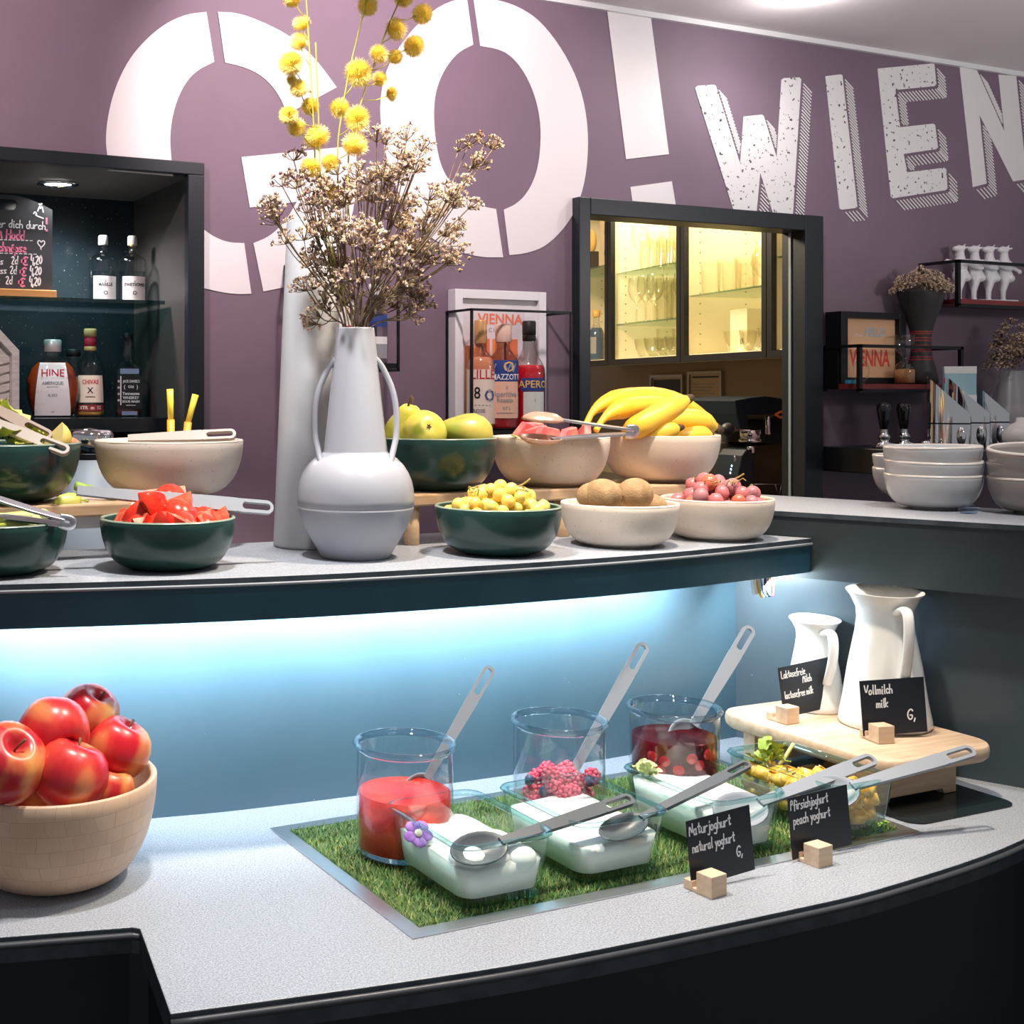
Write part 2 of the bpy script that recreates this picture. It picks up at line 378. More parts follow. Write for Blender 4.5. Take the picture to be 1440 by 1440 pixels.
for p in WIEN:
    polys = []
    ar = sum(p[i-1][0]*p[i][1]-p[i][0]*p[i-1][1] for i in range(len(p)))
    for i in range(len(p)):
        (x1, y1), (x2, y2) = p[i-1], p[i]
        ln = math.hypot(x2-x1, y2-y1); nx, ny = (y2-y1)/ln, -(x2-x1)/ln
        if ar < 0: nx, ny = -nx, -ny
        if nx*dx+ny*dy < 2 or ln < 4: continue
        k = max(2, int(ln/4.6))
        for j in range(k):
            t = (j+.5)/k; ax, ay = x1+(x2-x1)*t, y1+(y2-y1)*t
            s0 = .22; s1 = 1.0
            for q in range(4, 21):
                s_ = q/20
                if inside(ax+dx*s_, ay+dy*s_, p): s1 = s_-.12; break
            if s1-s0 < .15: continue
            wx, wy = .55, -.5
            bx, by, ex, ey = ax+dx*s0, ay+dy*s0, ax+dx*s1, ay+dy*s1
            polys.append([(bx-wx, by-wy), (bx+wx, by+wy), (ex+wx, ey+wy), (ex-wx, ey-wy)])
    paint('letter_hatching', polys, M_LET)

# ---- kitchen behind the pass-through
KD = V((-.208, -.978, 0)); KN = V((.978, -.208, 0)); K0 = V((3.242, 3.937, 0))
kang = math.atan2(KD.y, KD.x)
KM = Matrix.Translation(K0) @ Matrix.Rotation(kang, 4, 'Z')
struct(MB().box(-1.3, .34, 0, 1.13, .4, 2.514, M=KM).build('wall_kitchen', M_KWALL))
struct(MB().box(1.2, 4.75, 0, 3.4, 4.8, 2.514).build('wall_kitchen_back', M_KWALL))
struct(MB().box(1.2, 2.7, 0, 1.25, 4.75, 2.514).build('wall_kitchen_left', M_KWALL))

# ================================================================== COUNTERS
Z0 = .90; ZS = 1.2634; ZSB = 1.207; ZB = 1.305; ZBB = 1.196
def spl(pts, n=6):
    """Catmull-Rom through 2-D points"""
    o = []
    for i in range(len(pts)-1):
        p0 = pts[max(i-1, 0)]; p1 = pts[i]; p2 = pts[i+1]; p3 = pts[min(i+2, len(pts)-1)]
        for k in range(n):
            t = k/n
            o.append(tuple(.5*(2*p1[d]+(p2[d]-p0[d])*t+(2*p0[d]-5*p1[d]+4*p2[d]-p3[d])*t*t+(3*p1[d]-p0[d]-3*p2[d]+p3[d])*t**3) for d in (0, 1)))
    return o+[pts[-1]]
front = spl([(.408, 1.139), (.647, 1.103), (.84, 1.083), (1.136, 1.072), (1.326, 1.075), (1.615, 1.112), (1.95, 1.21)])
notch = [(-.7, 1.49), (.10, 1.425), (.435, 1.342), (.442, 1.335)]
backp = [(2.05, 1.3), (1.9, 1.62), (1.66, 1.68), (1.3, 1.675), (.7, 1.68), (.3, 1.72), (-.7, 1.95)]
lower = thing('lower_buffet_counter', 'curved lower buffet counter with grey speckled top and dark navy front', 'counter')
ctop = MB().prism(notch+front+backp, Z0-.03, Z0, 0, None, 1).build('counter_top', [M_TOP, M_EDGE], lower, bevel=.0015)
lip = MB()
for line in (front, notch):
    lip.tube([(x, y-.002, Z0-.009) for x, y in line], .004, 6)
lip.build('edge_strip', mat('steel_grey_edge', (.06, .065, .075), .35), lower)
ins = lambda l, d: [(x, y+d) for x, y in l]
fb = MB(); line = ins(notch, .012)+ins(front, .012)
line[3:5] = [(.452, 1.335), (.42, 1.148)]
n = len(line); vs = [(x, y, 0) for x, y in line]+[(x, y, Z0-.03) for x, y in line]
fb.add(vs, [(i, i+1, n+i+1, n+i) for i in range(n-1)], 0, False)
fb.build('front_fascia', M_FASC, lower)
# back panel of the lower counter, lit by the LED strip
pl = spl([(-.3, 1.86), (.2, 1.735), (.558, 1.677), (.744, 1.652), (1.147, 1.633), (1.344, 1.640), (1.642, 1.652)])
pm = MB(); n = len(pl)
vs = [(x, y, Z0) for x, y in pl]+[(x, y, ZSB) for x, y in pl]+[(x, y+.02, Z0) for x, y in pl]+[(x, y+.02, ZSB) for x, y in pl]
pm.add(vs, [(i, i+1, n+i+1, n+i) for i in range(n-1)]+[(2*n+i, 3*n+i, 3*n+i+1, 2*n+i+1) for i in range(n-1)], 0, True)
pm.build('back_panel', M_PANEL, lower)
sd = spl([(1.642, 1.652), (1.70, 1.53), (1.83, 1.25), (1.97, .97)])
n = len(sd); sm_ = MB(); vs = [(x, y, Z0) for x, y in sd]+[(x, y, ZBB) for x, y in sd]+[(x+.02, y+.01, Z0) for x, y in sd]+[(x+.02, y+.01, ZBB) for x, y in sd]
sm_.add(vs, [(i, i+1, n+i+1, n+i) for i in range(n-1)]+[(2*n+i, 3*n+i, 3*n+i+1, 2*n+i+1) for i in range(n-1)], 0, True)
sm_.build('side_panel', mat('slate_blue_panel', (.055, .078, .095), .35, c2=(.06, .085, .102), ns=7, c3=(.5, .6, .65), n3=160, lo3=.79, hi3=.8), lower)
# raised shelf
sf = spl([(-.4, 1.80), (.05, 1.628), (.33, 1.551), (.665, 1.475), (.983, 1.448), (1.3, 1.452), (1.656, 1.501)])
shelf = thing('raised_bar_shelf', 'long raised bar shelf with grey laminate top and navy front edge above the buffet', 'counter')
MB().prism(sf+[(1.50, 1.825), (.8, 1.825), (.3, 1.87), (-.4, 2.1)], ZS-.007, ZS, 0, None, 1).build('shelf_top', [M_TOP, M_EDGE], shelf)
fm = MB(); line = ins(sf, .003); n = len(line)
fm.prism(line+[(1.50, 1.82), (.8, 1.82), (.3, 1.865), (-.4, 2.09)], ZSB, ZS-.007)
fm.build('front_edge', mat('navy_edge_board', (.012, .052, .078), .35, c2=(.016, .062, .09), ns=14, bump=.15, bs=40), shelf)
fm = MB().tube([(x, y-.001, ZS-.009) for x, y in sf], .0022, 5)
fm.build('edge_joint', mat('pale_edge_joint', (.25, .27, .3), .4), shelf)
# LED strip housing under the shelf
led = MB().tube([(.3, 1.637, 1.203), (.68, 1.593, 1.203), (1.06, 1.568, 1.203), (1.48, 1.573, 1.203), (1.58, 1.55, 1.202)], .004, 6)
led.build('led_profile', M_WHITE, shelf)
# block at the right
blk = thing('raised_end_counter', 'higher dark end counter with grey top carrying the bowl stacks', 'counter')
face = [(1.501, 1.83), (1.628, 1.562), (1.786, 1.228), (1.93, .92)]
bk = [(2.18, .92), (2.07, 1.25), (1.941, 1.635), (1.872, 1.83)]
MB().prism(face+bk, ZB-.008, ZB, 0, None, 1).build('counter_top', [M_TOP, M_EDGE], blk)
MB().prism([(x+.003, y) for x, y in face]+bk, ZBB, ZB-.008).build('apron', mat('dark_slate_apron', (.022, .033, .038), .42, c2=(.028, .04, .045), ns=9), blk)
MB().prism([(x+.06, y+.02) for x, y in face]+[(x-.03, y) for x, y in bk], 0, ZBB).build('base', M_FASC, blk)

# ---- inset tray with turf
X0, X1, Y0, Y1 = .707, 1.512, 1.184, 1.566
tray = thing('steel_inset_frame', 'flat steel frame set flush into the counter round the artificial turf', 'tray frame')
t = MB(); a, b = .0, .020
pol = [(X0, Y0), (X1, Y0), (X1, Y1), (X0, Y1)]; pin = [(X0+b, Y0+b), (X1-b, Y0+b), (X1-b, Y1-b), (X0+b, Y1-b)]
vs = [(x, y, Z0+.002) for x, y in pol]+[(x, y, Z0+.002) for x, y in pin]+[(x, y, Z0+.0005) for x, y in pol]+[(x, y, Z0+.0004) for x, y in pin]
t.add(vs, [(i, (i+1) % 4, 4+(i+1) % 4, 4+i) for i in range(4)]+[(8+i, 8+(i+1) % 4, (i+1) % 4, i) for i in range(4)], 0, False)
t.build('rim', M_STEEL, tray)
turf = MB(); turf.box(X0+b, Y0+b, Z0+.0003, X1-b, Y1-b, Z0+.0012, 0)
for i in range(30000):
    x = R.uniform(X0+b+.001, X1-b-.001); y = R.uniform(Y0+b+.001, Y1-b-.001); a = R.uniform(0, 2*PI); h = R.uniform(.004, .0085); l = R.uniform(.003, .007)
    dx, dy = math.cos(a), math.sin(a); q = R.random(); wd = .0007
    tx = min(max(x+dx*l, X0+b), X1-b); ty = min(max(y+dy*l, Y0+b), Y1-b)
    turf.add([(x-dy*wd, y+dx*wd, Z0+.001), (x+dy*wd, y-dx*wd, Z0+.001), (tx, ty, Z0+.001+h)], [(0, 1, 2)], 1 if q < .45 else 2 if q < .8 else 3, False)
o = turf.build('artificial_turf', [mat('turf_backing', (.05, .10, .03), .8), mat('turf_green', (.12, .26, .05), .6), mat('turf_olive', (.24, .32, .08), .6), mat('turf_straw', (.42, .42, .16), .6)])
tag(o, 'green artificial turf filling the inset frame under jars and dishes', 'artificial turf', kind='stuff')
# dark recessed tray under the wooden stand
o = MB().prism(rrect(.109, .147, .025, 6, 1.638, 1.353), Z0+.0004, Z0+.002).build('black_inset_plate', mat('black_glass_plate', (.010, .018, .022), .2))
o.rotation_euler = (0, 0, 0)
tag(o, 'black plate with rounded corners in the counter below the wooden stand', 'inset plate')

# ---- ceiling lamp and niche lamp
cl = thing('ceiling_downlight', 'round recessed ceiling spotlight above the WIEN lettering', 'ceiling light', (2.52, 2.30, 2.514))
MB().lathe([(.045, -.001), (.062, -.001), (.064, -.006), (.046, -.010), (.042, -.002)], 28).build('bezel', M_WHITE, cl)
MB().lathe([(0, -.004), (.043, -.003)], 24).build('bulb', mat('lamp_glow', (1, .96, .9), emit=30), cl)
spot('ceiling_spot_light', (2.52, 2.30, 2.495), (2.5, 2.3, 0), 6, NEUT, 160, .6)
nl = thing('niche_downlight', 'small round downlight in the top of the black bottle niche', 'ceiling light', (.732, 2.806, 1.987))
MB().lathe([(.036, -.001), (.047, -.001), (.048, -.005), (.036, -.007), (.034, -.001)], 28).build('bezel', M_CHROME, nl)
MB().lathe([(0, -.003), (.035, -.002)], 24).build('bulb', mat('lamp_glow', (1, .96, .9), emit=30), nl)
pl_ = bpy.data.lights.new('ceiling_lamp_glow', 'POINT'); pl_.energy = 2.5; pl_.color = NEUT; pl_.shadow_soft_size = .03
o = bpy.data.objects.new('ceiling_lamp_glow', pl_); COL.objects.link(o); o.location = (2.52, 2.30, 2.46)
spot('niche_spot_light', (.732, 2.806, 1.975), (.70, 2.82, 1), 20, NEUT, 150, .6, .03)
# ================================================================== LOWER COUNTER OBJECTS
# ---- fruit bowl of apples
M_BAMB = mat('bamboo_wood', (.60, .42, .29), .42)
n = M_BAMB.node_tree; N = n.nodes; L = n.links; b = N['Principled BSDF']; tcn = N['Texture Coordinate']
sx = N.new('ShaderNodeSeparateXYZ'); L.new(tcn.outputs['Object'], sx.inputs[0])
at = N.new('ShaderNodeMath'); at.operation = 'ARCTAN2'; L.new(sx.outputs[1], at.inputs[0]); L.new(sx.outputs[0], at.inputs[1])
cb = N.new('ShaderNodeCombineXYZ'); ml = N.new('ShaderNodeMath'); ml.operation = 'MULTIPLY'; ml.inputs[1].default_value = .13; L.new(at.outputs[0], ml.inputs[0])
L.new(ml.outputs[0], cb.inputs[0]); L.new(sx.outputs[2], cb.inputs[1])
bt = N.new('ShaderNodeTexBrick'); bt.inputs['Scale'].default_value = 1; bt.inputs['Brick Width'].default_value = .022; bt.inputs['Row Height'].default_value = .0185
bt.inputs['Mortar Size'].default_value = .0004; bt.inputs['Color1'].default_value = (.68, .48, .335, 1); bt.inputs['Color2'].default_value = (.60, .41, .28, 1); bt.inputs['Mortar'].default_value = (.50, .34, .24, 1)
nz = N.new('ShaderNodeTexNoise'); nz.inputs['Scale'].default_value = 14; ad = N.new('ShaderNodeVectorMath'); ad.operation = 'MULTIPLY_ADD'; ad.inputs[1].default_value = (.05, .006, 0)
L.new(tcn.outputs['Object'], nz.inputs['Vector']); L.new(nz.outputs['Color'], ad.inputs[0]); L.new(cb.outputs[0], ad.inputs[2]); L.new(ad.outputs[0], bt.inputs['Vector'])
L.new(bt.outputs['Color'], b.inputs['Base Color'])
def bowl_prof(R_, h, rb, t=.004, n=10, e=.5, foot=0):
    """closed outside+inside profile of a round bowl"""
    o = [(0, foot), (rb*.8, foot)] if not foot else [(0, foot), (rb*.85, foot), (rb*.85, 0), (rb, 0)]
    for i in range(n+1):
        a = i/n*PI/2; o.append((rb+(R_-rb)*math.sin(a)**.85, foot*.6+(h-foot*.6)*(1-math.cos(a))**1.0 if i else foot*.6))
    o[-1] = (R_, h)
    inn = [(R_-t*.3, h+t*.35), (R_-t, h)]
    for i in range(n-1, -1, -1):
        a = i/n*PI/2; inn.append((max(.0, rb-t+(R_-rb)*math.sin(a)**.85), t*1.5+foot*.6+(h-foot*.6)*(1-math.cos(a))))
    return o+inn+[(0, t*1.5+foot*.6)]
AB = thing('bamboo_bowl', 'round pale bamboo bowl filled with red apples on the lower counter', 'bowl', (.394, 1.53, Z0))
MB().lathe(bowl_prof(.1285, .124, .055, .008, 14), 72).build('bowl_body', M_BAMB, AB)
M_APP = mat('red_apple_skin', (.56, .012, .025), .3, c2=(.72, .10, .05), ns=22, lo=.42, hi=.72, st=(1, 1, .3), c3=(.85, .50, .16), n3=12, lo3=.52, hi3=.70, coat=.12)
M_APY = mat('red_yellow_apple_skin', (.52, .02, .03), .3, c2=(.80, .38, .10), ns=24, lo=.45, hi=.75, st=(1, 1, .3), coat=.12)
M_STALK = mat('brown_stalk', (.16, .09, .04), .7)
def apple_mesh(m):
    pr = [(0, .020), (.003, .0205), (.007, .0255), (.012, .0305), (.018, .0325), (.026, .0305), (.034, .0235), (.040, .012), (.0425, 0), (.0405, -.013), (.035, -.025), (.027, -.0325), (.018, -.0360), (.010, -.0355), (.005, -.0325), (0, -.031)]
    mb = MB()
    mb.lathe(pr[::-1], 28, 0); 
    for i, v in enumerate(mb.v):
        a = math.atan2(v[1], v[0]); k = 1+.025*math.cos(5*a)*(1 if v[2] < 0 else .4); mb.v[i] = (v[0]*k, v[1]*k, v[2])
    return mb
def apple(label, px, py_, Y, rot, m, s=1.0):
    p = py(px, py_, Y)
    a = thing('apple', label, 'apple', p, group='apples in the bamboo bowl', rot=rot); a.scale = (s, s, s)
    apple_mesh(m).build('apple_body', m, a)
    MB().tube([(0, 0, .017), (.002, 0, .028), (.005, 0, .038)], [.0014, .0012, .0017], 6).build('stalk', M_STALK, a)
    st = MB()
    for k in range(5):
        t = k*1.256; st.tube([(0, 0, -.031), (.0045*math.cos(t), .0045*math.sin(t), -.0365)], [.0016, .0004], 5)
    st.build('calyx', M_STALK, a)
apple('red apple with a pale blush at the very top and back of the pile', 126, 1003, 1.56, (.5, .3, .2), M_APP, .95)
apple('large pink-red apple showing its dark calyx, between front and top apples', 76, 1032, 1.50, (1.9, .5, .5), M_APP, 1.07)
apple('deep red apple at the bowl rim on the right of the pile', 166, 1050, 1.525, (.5, .1, 1.0), M_APP, 1.02)
apple('round red apple at the front of the pile above the bowl rim', 99, 1087, 1.455, (.35, -.2, 2.1), M_APP, 1.1)
apple('dark red apple with a yellow stem end at the picture edge', 8, 1072, 1.46, (.75, .1, .3), M_APY, 1.15)
apple('apple mostly hidden under the pile, seen below the two front apples', 50, 1108, 1.50, (.1, 0, .3), M_APP, .98)
apple('orange-red apple low at the rim under the right apple', 150, 1108, 1.50, (.3, .2, .3), M_APY, .85)
apple('apple behind the pile beside the panel, nearly hidden', 70, 1070, 1.60, (.3, .2, .3), M_APY, .9)

# ---- glass dishes
def dish(label, x0, x1, y0, y1, h=.076):
    cx, cy = (x0+x1)/2, (y0+y1)/2; hx, hy = (x1-x0)/2, (y1-y0)/2
    d = thing('glass_dish', label, 'glass dish', (cx, cy, Z0+.005), group='glass dishes on the turf')
    tp = .0085; m = MB()
    rg = [ring(rrect(hx-tp+tp*k, hy-tp+tp*k, .022, 6), z) for k, z in ((-.15, 0), (.0, .004), (.5, h*.5), (.9, h*.93))]
    m.loft(rg, 0, True)
    m.build('dish_body', G_TEAL, d)
    m = MB()
    rr = [(-.0035, .92), (.001, .93), (.0035, .965), (.002, 1.0), (-.002, 1.005), (-.0045, .975)]
    rg = [ring(rrect(hx-.001+a, hy-.001+a, .023, 6), z*h) for a, z in rr]; m.loft(rg+[rg[0]], 0); m.build('rim', G_RIM, d)
    mb = MB(); mb.loft([ring(rrect(hx-tp-.001, hy-tp-.001, .022, 6), .0002), ring(rrect(hx-tp+.0006, hy-tp+.0006, .022, 6), .0045)], 0); mb.build('base_edge', G_RIM, d)
    return d, cx, cy, hx, hy, tp, h
M_YOG = mat('white_yoghurt', (.88, .89, .87), .35, sss=.15)
def filling(d, name, label, cat, top, m, bumps=.0, seed=1, fn=None):
    _, cx, cy, hx, hy, tp, h = d; rr_ = random.Random(seed)
    mb = MB(); k = top/h
    nr = 7; rings = [ring(rrect(hx-tp-.0052+tp*q*k, hy-tp-.0052+tp*q*k, .02, 6), .0095+(top-.0095)*q) for q in (0, .5, 1)]
    n = len(rings[0]); out = rings[-1]; rings[-1] = [(x, y, z+(fn(x/hx, y/hy) if fn else 0)) for x, y, z in out]
    for q in (.85, .65, .45, .25, .1):
        rings.append([(x*q, y*q, top+(fn(x*q/hx, y*q/hy) if fn else 0)+rr_.uniform(-bumps, bumps)) for x, y, z in out])
    mb.loft(rings, 0, True, True)
    o = mb.build(name, m, None, (cx, cy, Z0+.005)); return tag(o, label, cat, kind='stuff')
D1 = dish('glass dish of lumpy white quark with a violet flower, nearest the front left', .783, .919, 1.205, 1.388)
D2 = dish('glass dish of smooth white yoghurt, second along, behind the black-tipped spoon', .956, 1.098, 1.21, 1.388)
D3 = dish('glass dish of white peach yoghurt with lettuce garnish on its corner', 1.165, 1.291, 1.205, 1.39)
D4 = dish('glass dish of yellow peach pieces beside the wooden stand', 1.355, 1.478, 1.19, 1.39)
def lump(x, y):
    return .012*math.exp(-((x+.4)**2*5+(y-.5)**2*4))+.017*math.exp(-((x-.35)**2*7+(y+.35)**2*7))+.006*math.sin(5*x+2)*math.cos(4*y) - .012*math.exp(-((x+.1)**2*9+(y+.05)**2*9))-.008*(y < -.6)*(-y-.6)*2
filling(D1, 'quark', 'lumpy white quark heaped in the front left glass dish', 'quark', .043, M_YOG, .0012, 3, lump)
filling(D2, 'yoghurt', 'smooth white yoghurt in the second glass dish', 'yoghurt', .047, M_YOG, .0003, 4, lambda x, y: .004*y+.002*math.sin(3*x))
filling(D3, 'yoghurt', 'white yoghurt nearly filling the third glass dish behind the cards', 'yoghurt', .058, M_YOG, .0003, 5, lambda x, y: .003*y)
rr_ = random.Random(11)
qk = []
for k in range(10):
    x, y = [(-.02, .03), (.03, -.03), (.0, -.055), (.035, .0), (-.03, -.05), (-.03, .055), (.02, .05), (.025, -.06), (-.01, -.01), (-.035, .02)][k]
    qk.append((x, y))
mq = MB()
for x, y in qk:
    mq.ball((x*1.15, y*1.1, .040+rr_.uniform(0, .008)), (rr_.uniform(.016, .024), rr_.uniform(.018, .026), rr_.uniform(.011, .018)), 14, 9)
o = mq.build('quark_dollop', M_YOG, None, (D1[1], D1[2], Z0+.005)); tag(o, 'rounded dollops of quark on top of the quark in the front left dish', 'quark', kind='stuff')
# violet flower
vf = thing('violet_flower', 'small violet and white pansy flower in the corner of the quark dish', 'flower', pz(588, 1172, .968), rot=(.9, .2, -.5)); vf.scale = (1.4, 1.4, 1.4)
for k in range(5):
    a = k*2*PI/5; mb = MB().ball((.007*math.cos(a), .007*math.sin(a), 0), (.0065, .0052, .0012), 10, 6, M=None)
    mb.build('petal', mat('violet_petal', (.26, .10, .46), .6, c2=(.42, .22, .62), ns=90), vf)
MB().ball((0, 0, .0015), (.0035, .0035, .0015), 10, 6).build('flower_centre', mat('white_petal', (.8, .75, .6), .6), vf)
# peach pieces
M_PEACH = mat('peach_flesh', (.90, .46, .05), .22, c2=(.92, .60, .16), ns=60, coat=.3, sss=.1)
pcs = []
for v in range(5):
    bm = bmesh.new(); bmesh.ops.create_cube(bm, size=1); bmesh.ops.bevel(bm, geom=bm.edges[:], offset=.14, segments=2, affect='EDGES')
    for q in bm.verts: q.co += V((rr_.uniform(-.07, .07), rr_.uniform(-.07, .07), rr_.uniform(-.07, .07)))
    bmesh.ops.scale(bm, vec=(.026, .024, .019), verts=bm.verts); me = bpy.data.meshes.new('peach_piece'); bm.to_mesh(me); bm.free()
    me.polygons.foreach_set('use_smooth', [True]*len(me.polygons)); me.materials.append(M_PEACH); pcs.append(me)
k = 0
for iz, nz_ in enumerate((.019, .034, .047)):
    for ix in range(4):
        for iy in range(6):
            wd = (.076, .080, .084)[iz]; x = (-.5+(ix+.5)/4)*wd*1.2+rr_.uniform(-.003, .003); y = (-.5+(iy+.5)/6)*.158+rr_.uniform(-.003, .003)
            if iz == 2 and (iy > 3 and ix > 1): continue
            o = mk('peach_piece', pcs[k % 5], None, (D4[1]+x, D4[2]+y, Z0+.0085+nz_), (rr_.uniform(-.5, .5), rr_.uniform(-.5, .5), rr_.uniform(0, 3)))
            tag(o, 'soft yellow peach chunk piled with others in the glass dish', 'peach', 'peach chunks in the glass dish'); k += 1
# greens
M_LEAF = mat('fresh_green_leaf', (.30, .46, .06), .45, c2=(.44, .56, .12), ns=30)
M_LEAFP = mat('pale_lettuce', (.56, .66, .28), .5, c2=(.70, .76, .45), ns=40)
def leaf_mesh(l, wd, cup=.3, m=M_LEAF, wav=.0):
    mb = MB(); nu, nv = 7, 5; vs = []
    for i in range(nu+1):
        u = i/nu; hw = wd*math.sin(PI*min(1, u*.93+.04))**.8/2
        for j in range(nv+1):
            t = j/nv*2-1; vs.append((u*l, t*hw, cup*l*(u-u*u)+abs(t)*hw*.35+wav*math.sin(u*17+t*5)*abs(t)))
    mb.add(vs, [(i*(nv+1)+j, (i+1)*(nv+1)+j, (i+1)*(nv+1)+j+1, i*(nv+1)+j+1) for i in range(nu) for j in range(nv)])
    me = bpy.data.meshes.new('leaf'); me.from_pydata(mb.v, [], mb.f); me.materials.append(m)
    me.polygons.foreach_set('use_smooth', [True]*len(me.polygons)); return me
def sprig(name, label, cat, loc, leaves, me, stems=None, ms=M_LEAF, rad=.0016):
    t = thing(name, label, cat, loc)
    for (x, y, z, rx, ry, rz, s) in leaves:
        o = mk('leaf', me, t, (x, y, z), (rx, ry, rz)); o.scale = (s, s, s)
    if stems: 
        for pts in stems: MB().tube(smooth(pts), rad, 6).build('stem', ms, t)
    return t
lf = leaf_mesh(.03, .026, .3, M_LEAFP, .003)
sprig('lettuce_garnish', 'frilly pale lettuce tuft on the corner of the third glass dish', 'lettuce', (1.192, 1.362, Z0+.066),
      [(rr_.uniform(-.008, .008), rr_.uniform(-.008, .008), .004, rr_.uniform(-.6, .6), -rr_.uniform(.3, 1.3), k*.63, rr_.uniform(.6, .9)) for k in range(12)], lf)
lf2 = leaf_mesh(.026, .022, .25, M_LEAF, .002)
sprig('herb_sprig', 'green herb sprig with pale stalk standing in the peach dish', 'herb', (1.405, 1.345, Z0+.052),
      [(rr_.uniform(-.018, .018), rr_.uniform(-.012, .012), rr_.uniform(.004, .03), rr_.uniform(-.6, .6), -rr_.uniform(.2, 1.2), k*.7, rr_.uniform(.7, 1.1)) for k in range(16)], lf2,
      [[(0, 0, 0), (.012, -.01, .02), (.03, -.012, .042)], [(0, 0, 0), (-.005, .0, .02), (-.012, .005, .03)]], M_LEAFP, .0028)
sprig('thyme_sprig', 'tiny green herb leaf fallen on the turf in front of the peach dish', 'herb', (1.452, 1.204, Z0+.01),
      [(.004*k, 0, .002, 0, -.5, k*1.9, .35) for k in range(6)], lf2)

# ---- jars
def jar(label, x, y, R_=.068, h=.141):
    j = thing('storage_jar', label, 'jar', (x, y, Z0+.0085), group='clear jars behind the dishes')
    ro = R_*.925
    MB().lathe([(0, .0), (ro-.004, 0), (ro, .004), (ro, h*.93)], 48).build('jar_wall', G_JAR, j)
    MB().lathe([(ro-.003, h*.93), (ro, h*.925), (R_-.002, h*.95), (R_, h*.975), (R_-.003, h), (ro+.001, h), (ro-.003, h*.985), (ro-.003, h*.93)], 48).build('rim', glass('jar_rim', (.82, .88, .92), (.42, .55, .62), blend=.45), j)
    return j
J1 = pz(569, 1043, 1.048); J2 = pz(786, 1011, 1.048); J3 = pz(948, 993, 1.048)
jar('clear jar of red fruit compote standing on the turf, left of the three jars', J1.x, J1.y)
jar('clear jar one third full of mixed berries behind the yoghurt dish', J2.x, J2.y)
jar('clear jar of dark cherry compote beside the wooden stand', J3.x, J3.y)
rj = .068*.925-.0036
o = MB().lathe([(0, .007), (rj, .007), (rj, .076), (rj-.004, .0725), (0, .072)], 48).build('red_compote', mat('red_compote', (.50, .010, .010), .4, c2=(.72, .05, .025), ns=22, coat=.05, bump=.3, bs=90, spec=.3), None, (J1.x, J1.y, Z0+.0085))
tag(o, 'bright red strained fruit compote half filling the left jar', 'compote', kind='stuff')
o = MB().lathe([(0, .007), (rj, .007), (rj, .098), (rj-.004, .0945), (0, .094)], 48).build('cherry_compote', mat('dark_cherry_juice', (.030, .002, .005), .3, c2=(.07, .003, .006), ns=16, spec=.05), None, (J3.x, J3.y, Z0+.0085))
tag(o, 'dark red cherry juice filling the jar beside the wooden stand', 'compote', kind='stuff')
M_CHER = mat('cherry_skin', (.45, .01, .015), .15, coat=.4)
cme = MB().ball((0, 0, 0), .0115, 14, 10).build('cherry', M_CHER); cmesh = cme.data; bpy.data.objects.remove(cme)
for k, (a, z) in enumerate([(-2.35, .078), (-2.05, .074), (-2.15, .060), (-1.72, .063), (-1.4, .080), (-.75, .078), (-.62, .060), (-.95, .084), (-1.2, .07), (-2.5, .062), (-2.45, .04)]):
    a += facecam(J3)+.25
    o = mk('cherry', cmesh, None, (J3.x+(rj-.0085)*math.cos(a), J3.y+(rj-.0085)*math.sin(a), Z0+.0085+z))
    tag(o, 'shiny red cherry against the glass of the dark compote jar', 'cherry', 'cherries in the compote jar')
# berries
M_RASP = mat('raspberry_pink', (.52, .03, .09), .35, c2=(.68, .13, .21), ns=120)
mb = MB(); mb.ball((0, 0, 0), (.0085, .0085, .010), 10, 7)
for ri, (zz, rr2, nn) in enumerate([(-.008, .006, 6), (-.003, .0095, 9), (.003, .0095, 9), (.008, .006, 6), (.0115, .0, 1)]):
    for k in range(nn):
        a = 2*PI*(k+ri*.5)/nn; mb.ball((rr2*math.cos(a), rr2*math.sin(a), zz), .0037, 6, 5)
o = mb.build('raspberry', M_RASP); rmesh = o.data; bpy.data.objects.remove(o)
o = MB().ball((0, 0, 0), (.0075, .0075, .0065), 12, 8).build('blueberry', mat('blueberry_skin', (.02, .03, .09), .4, c2=(.06, .08, .17), ns=40)); bmesh_ = o.data; bpy.data.objects.remove(o)
k = 0; bp = []
for lay in range(5):
    for _ in range(60):
        if len(bp) >= (lay+1)*11+(4 if lay > 3 else 0): break
        a, r_ = rr_.uniform(0, 2*PI), math.sqrt(rr_.random())*(rj-.013); x, y, z = r_*math.cos(a), r_*math.sin(a), .017+lay*.0105
        if all((x-u)**2+(y-v)**2+(z-w_)**2 > .0165**2 for u, v, w_ in bp): bp.append((x, y, z))
bp.append((-.03, -.02, .071))
for k, (x, y, z) in enumerate(bp):
    blue = k % 7 == 3
    o = mk('blueberry' if blue else 'raspberry', bmesh_ if blue else rmesh, None, (J2.x+x, J2.y+y, Z0+.0085+z), (rr_.uniform(0, 3), rr_.uniform(0, 3), rr_.uniform(0, 3)))
    if blue: tag(o, 'dark blueberry among the pink raspberries in the middle jar', 'blueberry', 'blueberries in the middle jar')
    else: tag(o, 'frosty pink raspberry in the middle clear jar', 'raspberry', 'raspberries in the middle jar')

